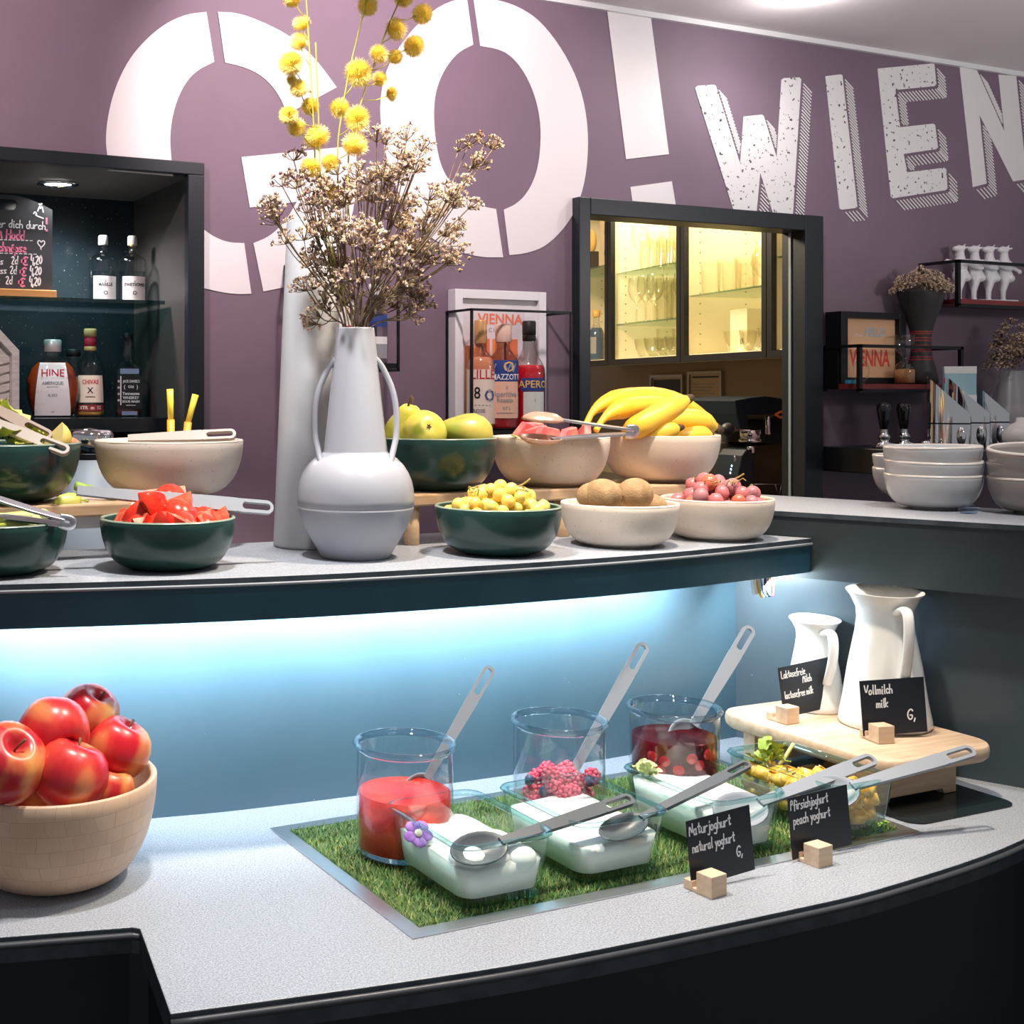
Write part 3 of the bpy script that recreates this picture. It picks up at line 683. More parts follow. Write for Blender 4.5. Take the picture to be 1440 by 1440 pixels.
# ---- serving spoons with slotted handle ends
def spoon(label, pa, pb, wd=.014, bowl=True, m=None, up=None, bl=.045, th=.0055):
    wd *= 1.2
    """pa: where the bowl starts, pb: handle end (world). Handle with a slot near pb, bowl beyond pa"""
    m = m or M_GREY; pa, pb = V(pa), V(pb); ax = (pb-pa); ln = ax.length; ax.normalize()
    upv = V(up) if up else V((-.38, -.85, .35)); zz = (upv-ax*upv.dot(ax)).normalized(); yy = zz.cross(ax)
    t = thing('serving_spoon', label, 'serving spoon', pa); t.rotation_euler = Matrix((ax, yy, zz)).transposed().to_euler()
    h = MB(); rings = []
    sl0, sl1 = ln-.052, ln-.008; ns = 14; hw = wd/2
    outer = []; 
    def width(x): 
        k = x/ln; return hw*(.62+.38*min(1, k*1.5)) if k < .98 else hw
    xs = [i/ns*(ln-hw) for i in range(ns+1)]
    outline = [(x, width(x)) for x in xs]+[(ln-hw+hw*math.sin(a), hw*math.cos(a)) for a in [PI*q/10 for q in range(1, 10)]]+[(x, -width(x)) for x in xs[::-1]]
    # handle as two prisms meeting round the slot: lower shaft and a loop at the end
    sh = [(x, y) for x, y in outline if x <= sl0+.002]
    xs2 = [x for x in xs if x <= sl0]; sh = [(x, width(x)) for x in xs2]+[(sl0, width(sl0)), (sl0, -width(sl0))]+[(x, -width(x)) for x in xs2[::-1]]
    h.prism(sh, -th/2, th/2)
    hi = hw*.52; no = 24
    def stad(r, a, b): 
        o = []
        for q in range(no):
            g = 2*PI*q/no; cx = b if math.cos(g) > 0 else a; o.append((cx+r*math.cos(g), r*math.sin(g)))
        return o
    O = stad(hw, sl0+.004, ln-hw); I = stad(hi, sl0+.012, ln-hw)
    O = [(max(x, sl0), y) for x, y in O]
    for zz_, fl in ((th/2, 0), (-th/2, 1)):
        vs = [(x, y, zz_) for x, y in O]+[(x, y, zz_) for x, y in I]
        f = [(q, (q+1) % no, no+(q+1) % no, no+q) for q in range(no)]
        h.add(vs, [g[::-1] for g in f] if fl else f, 0, False)
    for P_, fl in ((O, 0), (I, 1)):
        vs = [(x, y, th/2) for x, y in P_]+[(x, y, -th/2) for x, y in P_]
        f = [(q, no+q, no+(q+1) % no, (q+1) % no) for q in range(no)]
        h.add(vs, [g[::-1] for g in f] if fl else f, 0, False)
    h.build('handle', m, t)
    if bowl:
        b_ = MB(); pr = [(0, -.011), (.5, -.009), (.85, -.003), (1, .0015), (.94, .002), (.8, -.001), (.45, -.0065), (0, -.008)]
        Mt = Matrix.Translation((-bl*.8, 0, 0)) @ Matrix.Diagonal((bl, wd*1.35, 1, 1))
        b_.lathe(pr, 20, 0, Mt); b_.build('spoon_bowl', m, t)
    return t
def tip(px, py_, base, dz):    # handle end on the vertical plane through the camera-facing side of an object
    return py(px, py_, base.y+dz)
spoon('grey spoon standing in the left jar of red compote', py(600, 1095, J1.y+.035), py(691, 938, J1.y+.045), .014, True, bl=.03)
spoon('grey spoon standing in the middle jar of berries', py(806, 1085, J2.y+.03), py(907, 905, J2.y+.04), .0165, True, bl=.035)
spoon('grey spoon standing in the dark cherry jar before the side panel', py(975, 1020, J3.y+.02), py(1056, 882, J3.y+.045), .017, True, bl=.03)
M_GREYD = mat('dark_grey_plastic', (.10, .115, .13), .35)
spoon('dark grey slotted spoon lying across the quark dish', pz(704, 1184, .971), py(889, 1123, 1.245), .0145, True, M_GREYD, (-.2, -.5, .85), .04)
spoon('dark spoon lying across the smooth yoghurt dish, tip at the third dish', (1.065, 1.230, .969), py(1053, 1074, 1.262), .0125, True, M_GREYD, (-.5, -.2, .3), .04)
spoon('grey slotted spoon lying over the white peach yoghurt behind a black card', pz(1068, 1129, .968), py(1229, 1067, 1.235), .017, True, None, (-.25, -.5, .8), .045)
spoon('pale grey slotted spoon lying over the peach dish in front of the stand', pz(1198, 1106, .974), py(1369, 1055, 1.17), .0165, True, None, (-.25, -.5, .8), .045)

# ---- wooden stand with two pitchers
st = thing('wooden_stand', 'pale wooden serving stand with rounded top carrying two white pitchers', 'stand', (1.628, 1.40, Z0+.0025))
prf = rrect(.122, .167, .045, 8)
mb = MB().loft([ring([(x*k, y*(1-(1-k)*.6)) for x, y in prf], z) for k, z in ((.955, .057), (.99, .062), (1, .069), (.99, .077), (.975, .0795))], 0, True, True)
mb.build('top_board', M_WOODL, st)
for yy_ in (-.105, .105):
    mb = MB(); pol = [(-.105, 0), (-.06, 0), (-.055, .008), (.055, .008), (.06, 0), (.085, 0), (.085, .057), (-.105, .057)]
    mb.prism(pol, -.012, .012, 0, Matrix(((1, 0, 0, 0), (0, 0, 1, yy_), (0, 1, 0, 0), (0, 0, 0, 1)))); mb.build('leg_board', M_WOODL, st, bevel=.001)
MB().box(-.02, -.1, .02, .02, .1, .055).build('cross_bar', M_WOODL, st)
def pitcher(label, x, y, h, rb, rn, rt, rz):
    p = thing('enamel_pitcher', label, 'pitcher', (x, y, Z0+.0825), rz)
    n = 40; R0 = []
    def rg(r, z, sp=0, tilt=0):
        o = []
        for k in range(n):
            a = 2*PI*k/n; q = r*(1+sp*max(0, math.cos(a))**5); o.append((q*math.cos(a), r*math.sin(a)*1.0, z+tilt*math.cos(a)+sp*.03*r*max(0, math.cos(a))**4))
        return o
    prof = [(rb*.96, 0), (rb, .004), (rb*.985, h*.06), (rb*.9, h*.2), (rb*.9*.62+rn*.38, h*.45), (rn*1.06, h*.70), (rn, h*.80), (rn*1.03, h*.88), (rt*.90, h*.965)]
    rr = [rg(r, z) for r, z in prof]
    rr += [rg(rt, h, .11, .002), rg(rt*1.01, h*1.008, .12, .002), rg(rt*.97, h*1.006, .12, .002)]
    rr += [rg(rn*.98, h*.9, .05), rg(rn*.95, h*.8), rg(rb*.8, h*.4)]
    MB().loft(rr, 0, True, True).build('pitcher_body', M_ENAM, p)
    pts = smooth([(-rn*.95, 0, h*.87), (-rt-.012, 0, h*.93), (-rt-.022, 0, h*.84), (-rt-.020, 0, h*.62), (-rb*.86, 0, h*.33)], 2)
    MB().tube(pts, [.0085]*len(pts), 10, flat=.6, up=(1, 0, 0)).build('handle', M_ENAM, p)
    return p
pitcher('large white enamel pitcher on the wooden stand behind the Vollmilch card', 1.685, 1.385, .208, .068, .041, .056, 1.13)
pt = pitcher('smaller white enamel pitcher at the back of the wooden stand', 1.668, 1.505, .146, .048, .029, .040, 1.2)
MB().ball((-.0372, 0, .128), (.001, .0035, .003), 8, 6).build('chip', M_BLACK, pt)

# ---- black cards in wooden blocks
def card(label, pa, pb, h, lines, roll, block_px, z, lean=.06, bz=0):
    pa, pb = V(pa), V(pb); ax = (pb-pa); wd = .103; ax.normalize(); c = (pa+pb)/2
    rz = math.atan2(ax.y, ax.x)
    t = thing('price_card', label, 'card', (c.x, c.y, z), rz)
    q = bpy.data.objects.new('card', None)
    Mr = T((0, .0, .006)) @ Matrix.Rotation(roll, 4, 'Y') @ Matrix.Rotation(-lean, 4, 'X')
    mb = MB().box(-wd/2, -.0006, 0, wd/2, .0006, h, 0, Mr); cd = mb.build('card_board', M_INK, t)
    for s, x, zz_, hh, sx in lines:
        hand(s, hh, M_CHALK, t, Mr @ T((-wd/2+x, -.0009, zz_)), hh*.145, sx=sx)
    bp = pz(*block_px, z) if block_px else c
    loc = Matrix.Rotation(-rz, 4, 'Z') @ V((bp.x-c.x, bp.y-c.y, 0))
    b_ = MB(); s_ = .0135
    b_.box(loc.x-s_, -.026, 0, loc.x+s_, -.003, .026).box(loc.x-s_, .003, 0, loc.x+s_, .016, .012).box(loc.x-s_, -.004, 0, loc.x+s_, .0035, .005)
    b_.build('wooden_block', M_WOODL, t, bevel=.0008, rot=(0, 0, .1))
    return t
card('small black card reading Naturjoghurt, natural yoghurt at the counter edge', pz(974, 1252, Z0), pz(1060, 1233, Z0), .080,
     [('Naturjoghurt', .003, .062, .0135, .74), ('natural yoghurt', .006, .041, .0125, .66), ('G,', .075, .022, .013, .8)], -.06, (1008, 1262), Z0)
card('small black card reading Pfirsichjoghurt, peach yoghurt before the peach dish', pz(1113, 1213, Z0), pz(1199, 1196, Z0), .078,
     [('Pfirsichjoghurt', .003, .062, .0125, .66), ('peach yoghurt', .006, .043, .0125, .70)], -.05, (1160, 1220), Z0)
ZT = Z0+.0825
card('small black card reading Laktosefreie Milch before the smaller pitcher', pz(1096, 1011, ZT), pz(1180, 1002, ZT), .080,
     [('Laktosefreie', .004, .062, .0115, .62), ('Milch', .045, .049, .0115, .6), ('lactosefree milk', .006, .029, .0115, .58)], -.10, (1138, 1027), ZT)
card('small black card reading Vollmilch, milk G, before the large pitcher', pz(1212, 1039, ZT), pz(1306, 1036, ZT), .082,
     [('Vollmilch', .006, .061, .0135, .72), ('milk', .024, .041, .013, .72), ('G,', .072, .020, .0155, .9)], -.04, (1257, 1052), ZT)

# ---- bundle of wires and connectors under the shelf end
wb_ = thing('wire_bundle', 'bundle of coloured lamp wires and connectors hanging under the shelf corner', 'cable', py(1075, 818, 1.515))
for k, (x, z, c, dxx) in enumerate([(-.020, -.006, (.85, .85, .82), .006), (-.008, -.002, (.9, .88, .85), -.002), (.004, -.004, (.8, .62, .5), .0), (.016, -.004, (.85, .82, .75), -.006)]):
    MB().box(-.0055, -.004, -.013, .0055, .004, .013).build('connector', mat('connector_%d' % k, c, .3), wb_, (x, 0, z), (0, -dxx*30, 0), bevel=.001)
for k, (a, b_, c) in enumerate([(-.022, -.004, (.8, .5, .05)), (-.012, .006, (.1, .35, .8)), (-.004, .012, (.02, .02, .02)), (.004, .018, (.6, .12, .08)), (-.018, .0, (.7, .8, .9)), (.0, .016, (.15, .25, .7))]):
    MB().tube(smooth([(a, -.002, .012), (a*.8, -.006, -.014), ((a+b_)/2, -.007, -.026), (b_, -.004, -.014), (b_, 0, .012)], 2), .0016, 6).build('wire', mat('wire_%d' % k, c, .4), wb_)
# ================================================================== RAISED SHELF OBJECTS
def rbowl(label, px, Y, z, R_, h, m, rb=.05, inn=None):
    b_ = thing('serving_bowl', label, 'bowl', (xat(px, Y), Y, z), group='serving bowls on the bar')
    MB().lathe(bowl_prof(R_, h, rb, .0045, 12, foot=.005), 56).build('bowl_body', m, b_)
    MB().lathe([(R_-.0045, h+.0001), (R_-.0035, h+.0018), (R_-.001, h+.0018), (R_+.0002, h)], 56).build('rim', inn or m, b_)
    return b_
ZR = 1.345
M_RIM = mat('pale_green_rim', (.20, .26, .20), .3)
tomb = rbowl('dark green bowl of tomato wedges at the front of the shelf', 236, 1.612, ZS, .0925, .068, M_DGREEN, inn=M_RIM)
cucb = rbowl('dark green bowl of green sticks at the lower left picture edge', -3, 1.66, ZS, .0925, .068, M_DGREEN, inn=M_RIM)
gra = rbowl('dark green bowl of white grapes below the pear bowl', 700, 1.555, ZS, .0935, .070, M_DGREEN, inn=M_RIM)
kiw = rbowl('beige speckled bowl of kiwis between the two grape bowls', 871, 1.56, ZS, .0905, .066, M_BEIGE)
red = rbowl('beige speckled bowl of red grapes at the shelf end', 1008, 1.565, ZS, .0895, .066, M_BEIGE)
peb = rbowl('dark green bowl of pears on the wooden riser behind the vase', 612, 1.75, ZR, .1, .084, M_DGREEN, inn=M_RIM)
melb = rbowl('off-white bowl of melon slices on the riser between pears and bananas', 774, 1.75, ZR, .0995, .082, M_BEIGE)
banb = rbowl('off-white bowl of bananas on the riser in front of the pass-through', 928, 1.75, ZR, .1035, .082, M_BEIGE)
salb = rbowl('dark green bowl of salad on the left riser at the picture edge', 2, 1.815, ZR, .1145, .084, M_DGREEN, rb=.06, inn=M_RIM)
beib = rbowl('large beige bowl with tongs on its rim, behind the tomato bowl', 238, 1.815, ZR, .1145, .084, M_BEIGE, rb=.055)
# risers
def riser(label, x0, x1, y0, y1, legs, apron=None):
    r_ = thing('wooden_riser', label, 'riser', ((x0+x1)/2, (y0+y1)/2, ZS), group='risers on the raised shelf')
    hx, hy = (x1-x0)/2, (y1-y0)/2
    MB().prism(rrect(hx, hy, .02, 6), .062, .081).build('top_board', M_WOOD, r_, bevel=.003)
    for lx in legs:
        for ly in (-hy+.02, hy-.02):
            MB().lathe([(0, 0), (.011, 0), (.012, .002), (.0125, .062), (0, .062)], 16).build('leg', M_WOOD, r_, (lx-(x0+x1)/2, ly, 0))
    if apron: MB().box(-hx+.03, -hy+.012, .045, hx-.03, -hy+.024, .062).build('apron', M_WHITE, r_)
    return r_
riser('wooden riser carrying the pear, melon and banana bowls', xat(572, 1.675), 1.66, 1.675, 1.815, [1.01, 1.3, 1.6])
riser('wooden riser with white apron carrying the left salad bowl and beige bowl', -.15, xat(300, 1.73), 1.722, 1.87, [-.05, .3, .655], True)

# ---- grey vase and tall cone
VX, VY = xat(500, 1.603), 1.603
vz = thing('handled_vase', 'round-bellied grey vase with tall neck and two thin handles holding dried flowers', 'vase', (VX, VY, ZS), facecam((VX, VY)))
k = .001037; pr = [(0, 0), (.046, 0), (.0495, .001), (.0515, .004)]
for dy, hw in [(772, 58), (758, 66), (745, 73), (732, 78.5), (721, 81.5), (718.5, 81.8), (718, 81.0), (717.5, 81.8), (707, 82.3), (695, 81.5), (683, 79), (671, 74), (660, 67), (651, 58), (645, 49), (643, 45.5)]:
    pr.append((hw*k, (790-dy)*k))
pr += [(45*k, 148.5*k), (44.6*k, 150*k), (26.4*k, 320*k), (26*k, 322*k), (24.5*k, 321.5*k), (24.2*k, 318*k), (40*k, 165*k), (0, 140*k)]
MB().lathe(pr, 64).build('vase_body', M_VASE, vz)
for s_ in (-1, 1):
    pts = smooth([(s_*18*k*1.2, -.004, 285*k), (s_*38*k, -.006, 268*k), (s_*56*k, -.008, 225*k), (s_*58*k, -.012, 175*k), (s_*52*k, -.022, 150*k), (s_*47*k, -.034, 131*k)], 2)
    MB().tube(pts, .0045, 10).build('handle', M_VASE, vz)
CX, CY = xat(437, 1.748), 1.748
cn = MB().lathe([(0, 0), (.056, 0), (.0585, .002), (.0585, .005), (.0375, .505), (.0365, .508), (.034, .507), (.034, .50), (0, .5)], 56).build('tall_cone', M_CONE, None, (CX, CY, ZS))
tag(cn, 'tall pale grey tapering cone column behind the handled vase', 'cone column')

# ---- dried flowers
M_SD = [mat('seed_tan', (.66, .46, .25), .6, c2=(.74, .58, .38), ns=300), mat('seed_mauve', (.20, .12, .12), .6, c2=(.30, .20, .20), ns=300), mat('seed_pale', (.80, .70, .62), .6, c2=(.66, .54, .46), ns=300), mat('dry_stem', (.16, .105, .06), .7, c2=(.24, .17, .09), ns=60)]
fr_ = random.Random(5)
def umbel(n, dark):
    mb = MB()
    for i in range(n):
        th = fr_.uniform(0, 2*PI); ph = math.acos(1-fr_.random()*.85); d = V((math.sin(ph)*math.cos(th), math.sin(ph)*math.sin(th), math.cos(ph)))
        l = fr_.uniform(.010, .017); e = d*l
        mb.tube([(0, 0, 0), e*.6+V((0, 0, -.001)), e], [.0006, .0005, .0004], 3, 3, False)
        for q in range(7):
            t2, p2 = fr_.uniform(0, 2*PI), math.acos(1-fr_.random()*1.1); d2 = (d+V((math.sin(p2)*math.cos(t2), math.sin(p2)*math.sin(t2), math.cos(p2)))).normalized()
            a = e+d2*.0012; b2 = e+d2*fr_.uniform(.0045, .0062); r_ = fr_.random()
            mi = (1 if r_ < .7 else 0) if dark else (0 if r_ < .42 else 2 if r_ < .78 else 1)
            mb.tube([a, (a+b2)/2, b2], [.0003, .00115, .0002], 4, mi, False)
    me = bpy.data.meshes.new('flower_head'); me.from_pydata(mb.v, [], mb.f)
    for m in M_SD: me.materials.append(m)
    me.polygons.foreach_set('material_index', mb.m); return me
UM = [umbel(14, False), umbel(16, False), umbel(12, False), umbel(13, True)]
mouth = V((VX, VY, ZS+.325))
SPR = [('reaching out low to the left over the cone', [(400, 343), (388, 308), (381, 296), (428, 338)]), ('with small dark heads at the upper left', [(398, 262), (416, 256), (413, 226), (432, 300), (441, 286)]),
       ('just below the yellow pompoms', [(475, 246), (455, 270), (490, 278), (483, 290), (462, 300)]), ('with a pale head left of the tallest head', [(506, 250), (520, 256), (526, 284), (514, 282)]),
       ('with the tallest dense head at the top centre', [(528, 200), (542, 204), (545, 262), (552, 252), (540, 255)]), ('with loose heads at the upper right of centre', [(573, 198), (592, 213), (585, 226), (560, 224), (583, 243), (562, 246)]),
       ('reaching furthest up to the right', [(645, 213), (656, 206), (680, 203), (692, 210), (662, 237)]), ('leaning right with heads along a bent stem', [(647, 262), (641, 280), (604, 282), (660, 294), (628, 285)]),
       ('spreading right at middle height', [(610, 302), (590, 326), (622, 332), (643, 324), (634, 346)]), ('with the big grey cluster at the centre', [(545, 290), (566, 296), (572, 314), (550, 310), (560, 322)]),
       ('in the front centre below the big cluster', [(505, 322), (518, 330), (520, 352), (500, 345)]), ('leaning low to the right', [(620, 360), (628, 373), (602, 358), (562, 348), (590, 372), (580, 356)]),
       ('low at the left of the bunch', [(445, 376), (460, 388), (470, 366), (438, 362), (480, 376)]), ('in the dense lower middle of the bunch', [(492, 396), (520, 390), (545, 386), (562, 402), (590, 400), (574, 384)]),
       ('drooping at the lower left of the vase mouth', [(438, 408), (452, 446), (456, 430)]), ('low in the middle just above the vase mouth', [(540, 420), (552, 432), (500, 420), (526, 438), (478, 410), (565, 414)]),
       ('dark and thin, drooping at the lower right', [(578, 418), (590, 426), (577, 446)]), ('with heads in the left middle of the bunch', [(458, 330), (446, 318), (478, 338), (470, 318)]),
       ('behind the rest at the middle right', [(540, 350), (576, 340), (530, 366), (556, 366)])]
for i, (ds, heads) in enumerate(SPR):
    sp = thing('dried_flower_sprig', 'dried brown flower sprig in the vase ' + ds, 'dried flower', mouth, group='dried flower sprigs in the vase')
    Yb = VY+fr_.uniform(-.05, .05); heads = heads+[(x+fr_.uniform(-11, 11), y+fr_.uniform(-9, 11)) for x, y in heads if y > 235 and fr_.random() < .8]
    P3 = [py(x+fr_.uniform(-2, 2), y, Yb+fr_.uniform(-.025, .025))-mouth for x, y in heads]
    c = sum(P3, V())/len(P3); fk = V((c.x*.62, c.y*.6, max(.02, c.z*.6)))
    base = V((fr_.uniform(-.014, .014), fr_.uniform(-.01, .01), -.06))
    main = smooth([base, V((fk.x*.25+base.x*.5, fk.y*.25, fk.z*.35)), fk], 2)
    st_ = MB().tube(main, [.0019-.0007*q/(len(main)-1) for q in range(len(main))], 5)
    for q, p in enumerate(P3):
        st_.tube(smooth([fk*(.8 if q % 2 else 1.0), fk*.45+p*.55+V((0, 0, -.006)), p], 1), [.0012, .0011, .001, .0009, .0008, .0007][:4] if False else .0009, 4)
    st_.build('stem', M_SD[3], sp)
    for q, p in enumerate(P3):
        d = (p-fk).normalized()+V((0, -.25, .5))
        o = mk('flower_head', UM[3 if ('dark' in ds or fr_.random() < .12) else fr_.randrange(3)], sp, p, d.to_track_quat('Z', 'Y').to_euler()); o.scale = (fr_.uniform(1.1, 1.45),)*3
# ---- yellow pompoms
M_PY = mat('yellow_pompom', (.95, .62, .02), .7, c2=(.97, .74, .10), ns=120); M_PY2 = mat('yellow_pompom_tips', (1, .84, .28), .7); M_PST = mat('olive_stem', (.38, .36, .05), .6)
mb = MB().ball((0, 0, 0), .70, 16, 12)
for i in range(700):
    z = 1-2*(i+.5)/700; a = i*2.39996; r_ = math.sqrt(1-z*z); d = V((r_*math.cos(a), r_*math.sin(a), z)); t_ = d.cross(V((.3, .5, .8))).normalized()*.042
    e = d*fr_.uniform(.98, 1.2)+V((fr_.uniform(-.1, .1), fr_.uniform(-.1, .1), fr_.uniform(-.1, .1)))
    mb.add([d*.66+t_, d*.66-t_, e], [(0, 1, 2)], 1, False)
o = mb.build('pompom', [M_PY, M_PY2]); pom = o.data; bpy.data.objects.remove(o)
for ds, path, balls in [
        ('leftmost, its stem straight up', [(478, 420), (446, 290), (440, 150), (431, 0), (429, -20)], [(411, -2, 14), (424, 33, 14), (420, 59, 14), (409, 89, 19), (410, 112, 9), (420, 124, 14), (436, 149, 14)]),
        ('left, behind the leftmost stem', [(485, 420), (452, 300), (448, 160), (444, 60)], [(406, 162, 14), (417, 179, 14), (445, 193, 20), (437, 236, 16), (464, 228, 13)]),
        ('middle, bending slightly right', [(492, 420), (470, 235), (486, 120), (508, 30), (520, -20)], [(517, 8, 16), (504, 103, 21), (478, 152, 15), (502, 167, 19), (499, 203, 20), (461, 263, 14), (470, 276, 10)]),
        ('right, bending out to the right', [(500, 420), (484, 220), (512, 130), (540, 50), (566, -8)], [(568, -4, 16), (594, 20, 16), (557, 41, 18), (582, 65, 17), (533, 76, 15), (556, 80, 12), (534, 111, 12), (551, 132, 12)])]:
    sp = thing('pompom_flower', 'yellow pompom flower stem in the vase, ' + ds, 'dried flower', mouth, group='yellow pompom stems in the vase')
    Yb = VY+.01+fr_.uniform(-.03, .03); pts = [V((0, 0, -.05))]+[py(x, y, Yb)-mouth for x, y in path]; sm_p = smooth(pts, 2)
    MB().tube(sm_p, .0012, 5).build('stem', M_PST, sp)
    for x, y, r_ in balls:
        p = py(x, y, Yb+fr_.uniform(-.015, .015))-mouth
        o = mk('pompom', pom, sp, p, (fr_.uniform(0, 3), fr_.uniform(0, 3), 0)); o.scale = (r_*.00096,)*3
        nr_ = min(sm_p, key=lambda q: (q-p).length+(.05 if q.z > p.z-.01 else 0))
        MB().tube([nr_, nr_*.5+p*.5+V((0, 0, -.004)), p], .0008, 4).build('branch', M_PST, sp)

def inb(p, b_, rmax):
    d = V((p.x-b_.location.x, p.y-b_.location.y, 0))
    if d.length > rmax: d *= rmax/d.length
    return V((b_.location.x+d.x, b_.location.y+d.y, p.z))
# ---- tomato wedges
M_TSK = mat('tomato_skin', (.68, .02, .012), .2, coat=.2, c2=(.74, .05, .02), ns=25); M_TFL = mat('tomato_flesh', (.80, .09, .05), .25, c2=(.84, .20, .10), ns=70, c3=(.86, .62, .30), n3=130, lo3=.60, hi3=.68, coat=.3)
def wedge_meshes(r_, half, hz=.85):
    n, m_ = 8, 10; vs = []; fs = []
    for i in range(m_+1):
        ph = PI*i/m_
        for j in range(n+1):
            a = -half+2*half*j/n; vs.append((r_*math.sin(ph)*math.cos(a), r_*math.sin(ph)*math.sin(a), -r_*hz*math.cos(ph)))
    fs = [(i*(n+1)+j, i*(n+1)+j+1, (i+1)*(n+1)+j+1, (i+1)*(n+1)+j) for i in range(m_) for j in range(n)]
    sk = bpy.data.meshes.new('skin'); sk.from_pydata(vs, [], fs)
    for p in sk.polygons: p.use_smooth = True
    v2 = []; f2 = []
    for a in (-half, half):
        b0 = len(v2); v2 += [(0, 0, 0)]+[(r_*.99*math.sin(PI*i/m_)*math.cos(a), r_*.99*math.sin(PI*i/m_)*math.sin(a), -r_*.99*hz*math.cos(PI*i/m_)) for i in range(m_+1)]
        f2 += [(b0, b0+1+i, b0+2+i) for i in range(m_)]
    fl = bpy.data.meshes.new('flesh'); fl.from_pydata(v2, [], f2); return sk, fl
tsk, tfl = wedge_meshes(.039, .60); tsk.materials.append(M_TSK); tfl.materials.append(M_TFL)
TW_ = [(160, 731, 1.58, .2, 1.4, -1.2), (196, 712, 1.60, 1.0, .3, -.6), (232, 690, 1.655, .1, 1.5, .2), (238, 706, 1.60, .2, 1.2, -.2), (196, 733, 1.545, .0, 1.5, .3), (225, 733, 1.55, .3, 1.1, -1.7), (262, 732, 1.545, 1.1, .9, -1.5),
       (292, 722, 1.58, .2, 1.4, 1.0), (314, 727, 1.60, -.3, 1.2, .8), (318, 736, 1.57, .5, 1.0, .6), (272, 718, 1.62, 0, 1.4, 2.5), (215, 722, 1.64, .4, 1.1, 3), (180, 722, 1.64, .4, 1.5, 2)]
for i, (x, y, Y, a, b_, c) in enumerate(TW_):
    t = mk('tomato_wedge', tsk, None, (lambda q: V((q.x, q.y, max(q.z+.004, ZS+.069))))(inb(py(x, y, Y), tomb, .054)), (a, b_, c)); mk('flesh', tfl, t); t.scale = (.95,)*3
    tag(t, 'tomato wedge lying topmost at the back of the tomato bowl' if i == 2 else 'glossy red tomato wedge with cut flesh in the dark green bowl', 'tomato', 'tomato wedges in the green bowl')
for i, (x, y, Y, s_) in enumerate([(184, 736, 1.56, 1), (222, 737, 1.545, -1), (262, 736, 1.545, 1), (298, 735, 1.565, -1), (206, 716, 1.60, 1), (250, 716, 1.59, -1), (288, 724, 1.60, 1), (240, 695, 1.64, 1)]):
    p = inb(py(x, y, Y), tomb, .050); p.z = max(p.z-.012, ZS+.05)
    xl = V((.25*s_, -.75, .62)).normalized(); zl = V((1, .2, -.25*s_)); zl = (zl-xl*zl.dot(xl)).normalized(); yl = zl.cross(xl)
    t = mk('tomato_wedge', tsk, None, p-xl*.014, Matrix((xl, yl, zl)).transposed().to_euler()); mk('flesh', tfl, t); t.scale = (.95,)*3
    tag(t, 'glossy red tomato wedge lying skin outward in the dark green bowl', 'tomato', 'tomato wedges in the green bowl')
# ---- pears
M_PEAR = mat('pear_skin', (.58, .54, .06), .35, c2=(.74, .62, .12), ns=14, lo=.4, hi=.65, c3=(.25, .30, .03), n3=25, lo3=.58, hi3=.75)
def pear(label, x, y, Y, rot, s=1, m=None):
    p = thing('pear', label, 'pear', inb(py(x, y, Y), peb, .062), group='pears in the green bowl', rot=rot); p.scale = (s,)*3
    pr = [(0, -.034), (.006, -.036), (.016, -.035), (.027, -.028), (.034, -.016), (.036, -.002), (.033, .012), (.027, .025), (.020, .037), (.015, .046), (.010, .052), (.004, .054), (0, .053)]
    MB().lathe(pr, 28).build('pear_body', m or M_PEAR, p)
    MB().tube(smooth([(0, 0, .051), (.001, 0, .060), (.006, 0, .070)], 1), [.0018]*3+[.0022, .0028] if False else .002, 7).build('stalk', M_STALK, p)
    mb = MB()
    for q in range(5): mb.tube([(0, 0, -.034), (.004*math.cos(q*1.257), .004*math.sin(q*1.257), -.0385)], [.0016, .0005], 5)
    mb.build('calyx', M_STALK, p)
pear('yellow pear partly hidden by the right vase handle', 548, 612, 1.74, (.4, -.3, .3), 1.0)
pear('pear showing its dark calyx to the front, in the middle of the bowl', 594, 611, 1.715, (-1.95, .25, -.35), 1.05)
pear('pear with upright stalk behind the middle pear', 583, 606, 1.775, (.1, -.25, .2), .8)
pear('green-yellow pear lying on its side at the right of the bowl, stalk left', 660, 611, 1.72, (.15, -1.35, -.25), 1.0, mat('green_pear_skin', (.30, .38, .05), .35, c2=(.60, .50, .10), ns=12, lo=.4, hi=.62))
pear('pear at the back of the bowl under the others', 620, 622, 1.78, (1.2, .3, .3), .95)
# ---- melon slices
M_MEL = mat('melon_flesh', (.80, .12, .13), .3, c2=(.86, .25, .20), ns=40, coat=.3); M_MRIND = mat('melon_rind', (.70, .62, .30), .4, c2=(.55, .60, .25), ns=20)
for i, (x, y, Y, rot) in enumerate([(708, 608, 1.70, (.2, .25, .25)), (735, 612, 1.69, (.1, -.2, -.1)), (770, 612, 1.68, (0, .15, .2)), (800, 612, 1.69, (.1, -.1, .5)), (748, 604, 1.76, (.3, 0, .1)), (825, 610, 1.74, (.2, .3, 1.2))]):
    t = thing('melon_slice', ['melon slice poking up at the left rim of the melon bowl', 'pink melon slice beside the leftmost melon slice'][i] if i < 2 else 'pink melon slice under the tongs in the off-white bowl', 'melon', inb(py(x, y, Y), melb, .064), group='melon slices in the off-white bowl', rot=rot)
    MB().prism([(-.034, -.014), (.034, -.014), (.020, .012), (-.020, .012)], -.006, .006, 0, Matrix(((1, 0, 0, 0), (0, 0, -1, 0), (0, 1, 0, 0), (0, 0, 0, 1)))).build('flesh', M_MEL, t, bevel=.002)
    MB().box(-.035, -.0063, -.0175, .035, .0063, -.0141).build('rind', M_MRIND, t, bevel=.001)
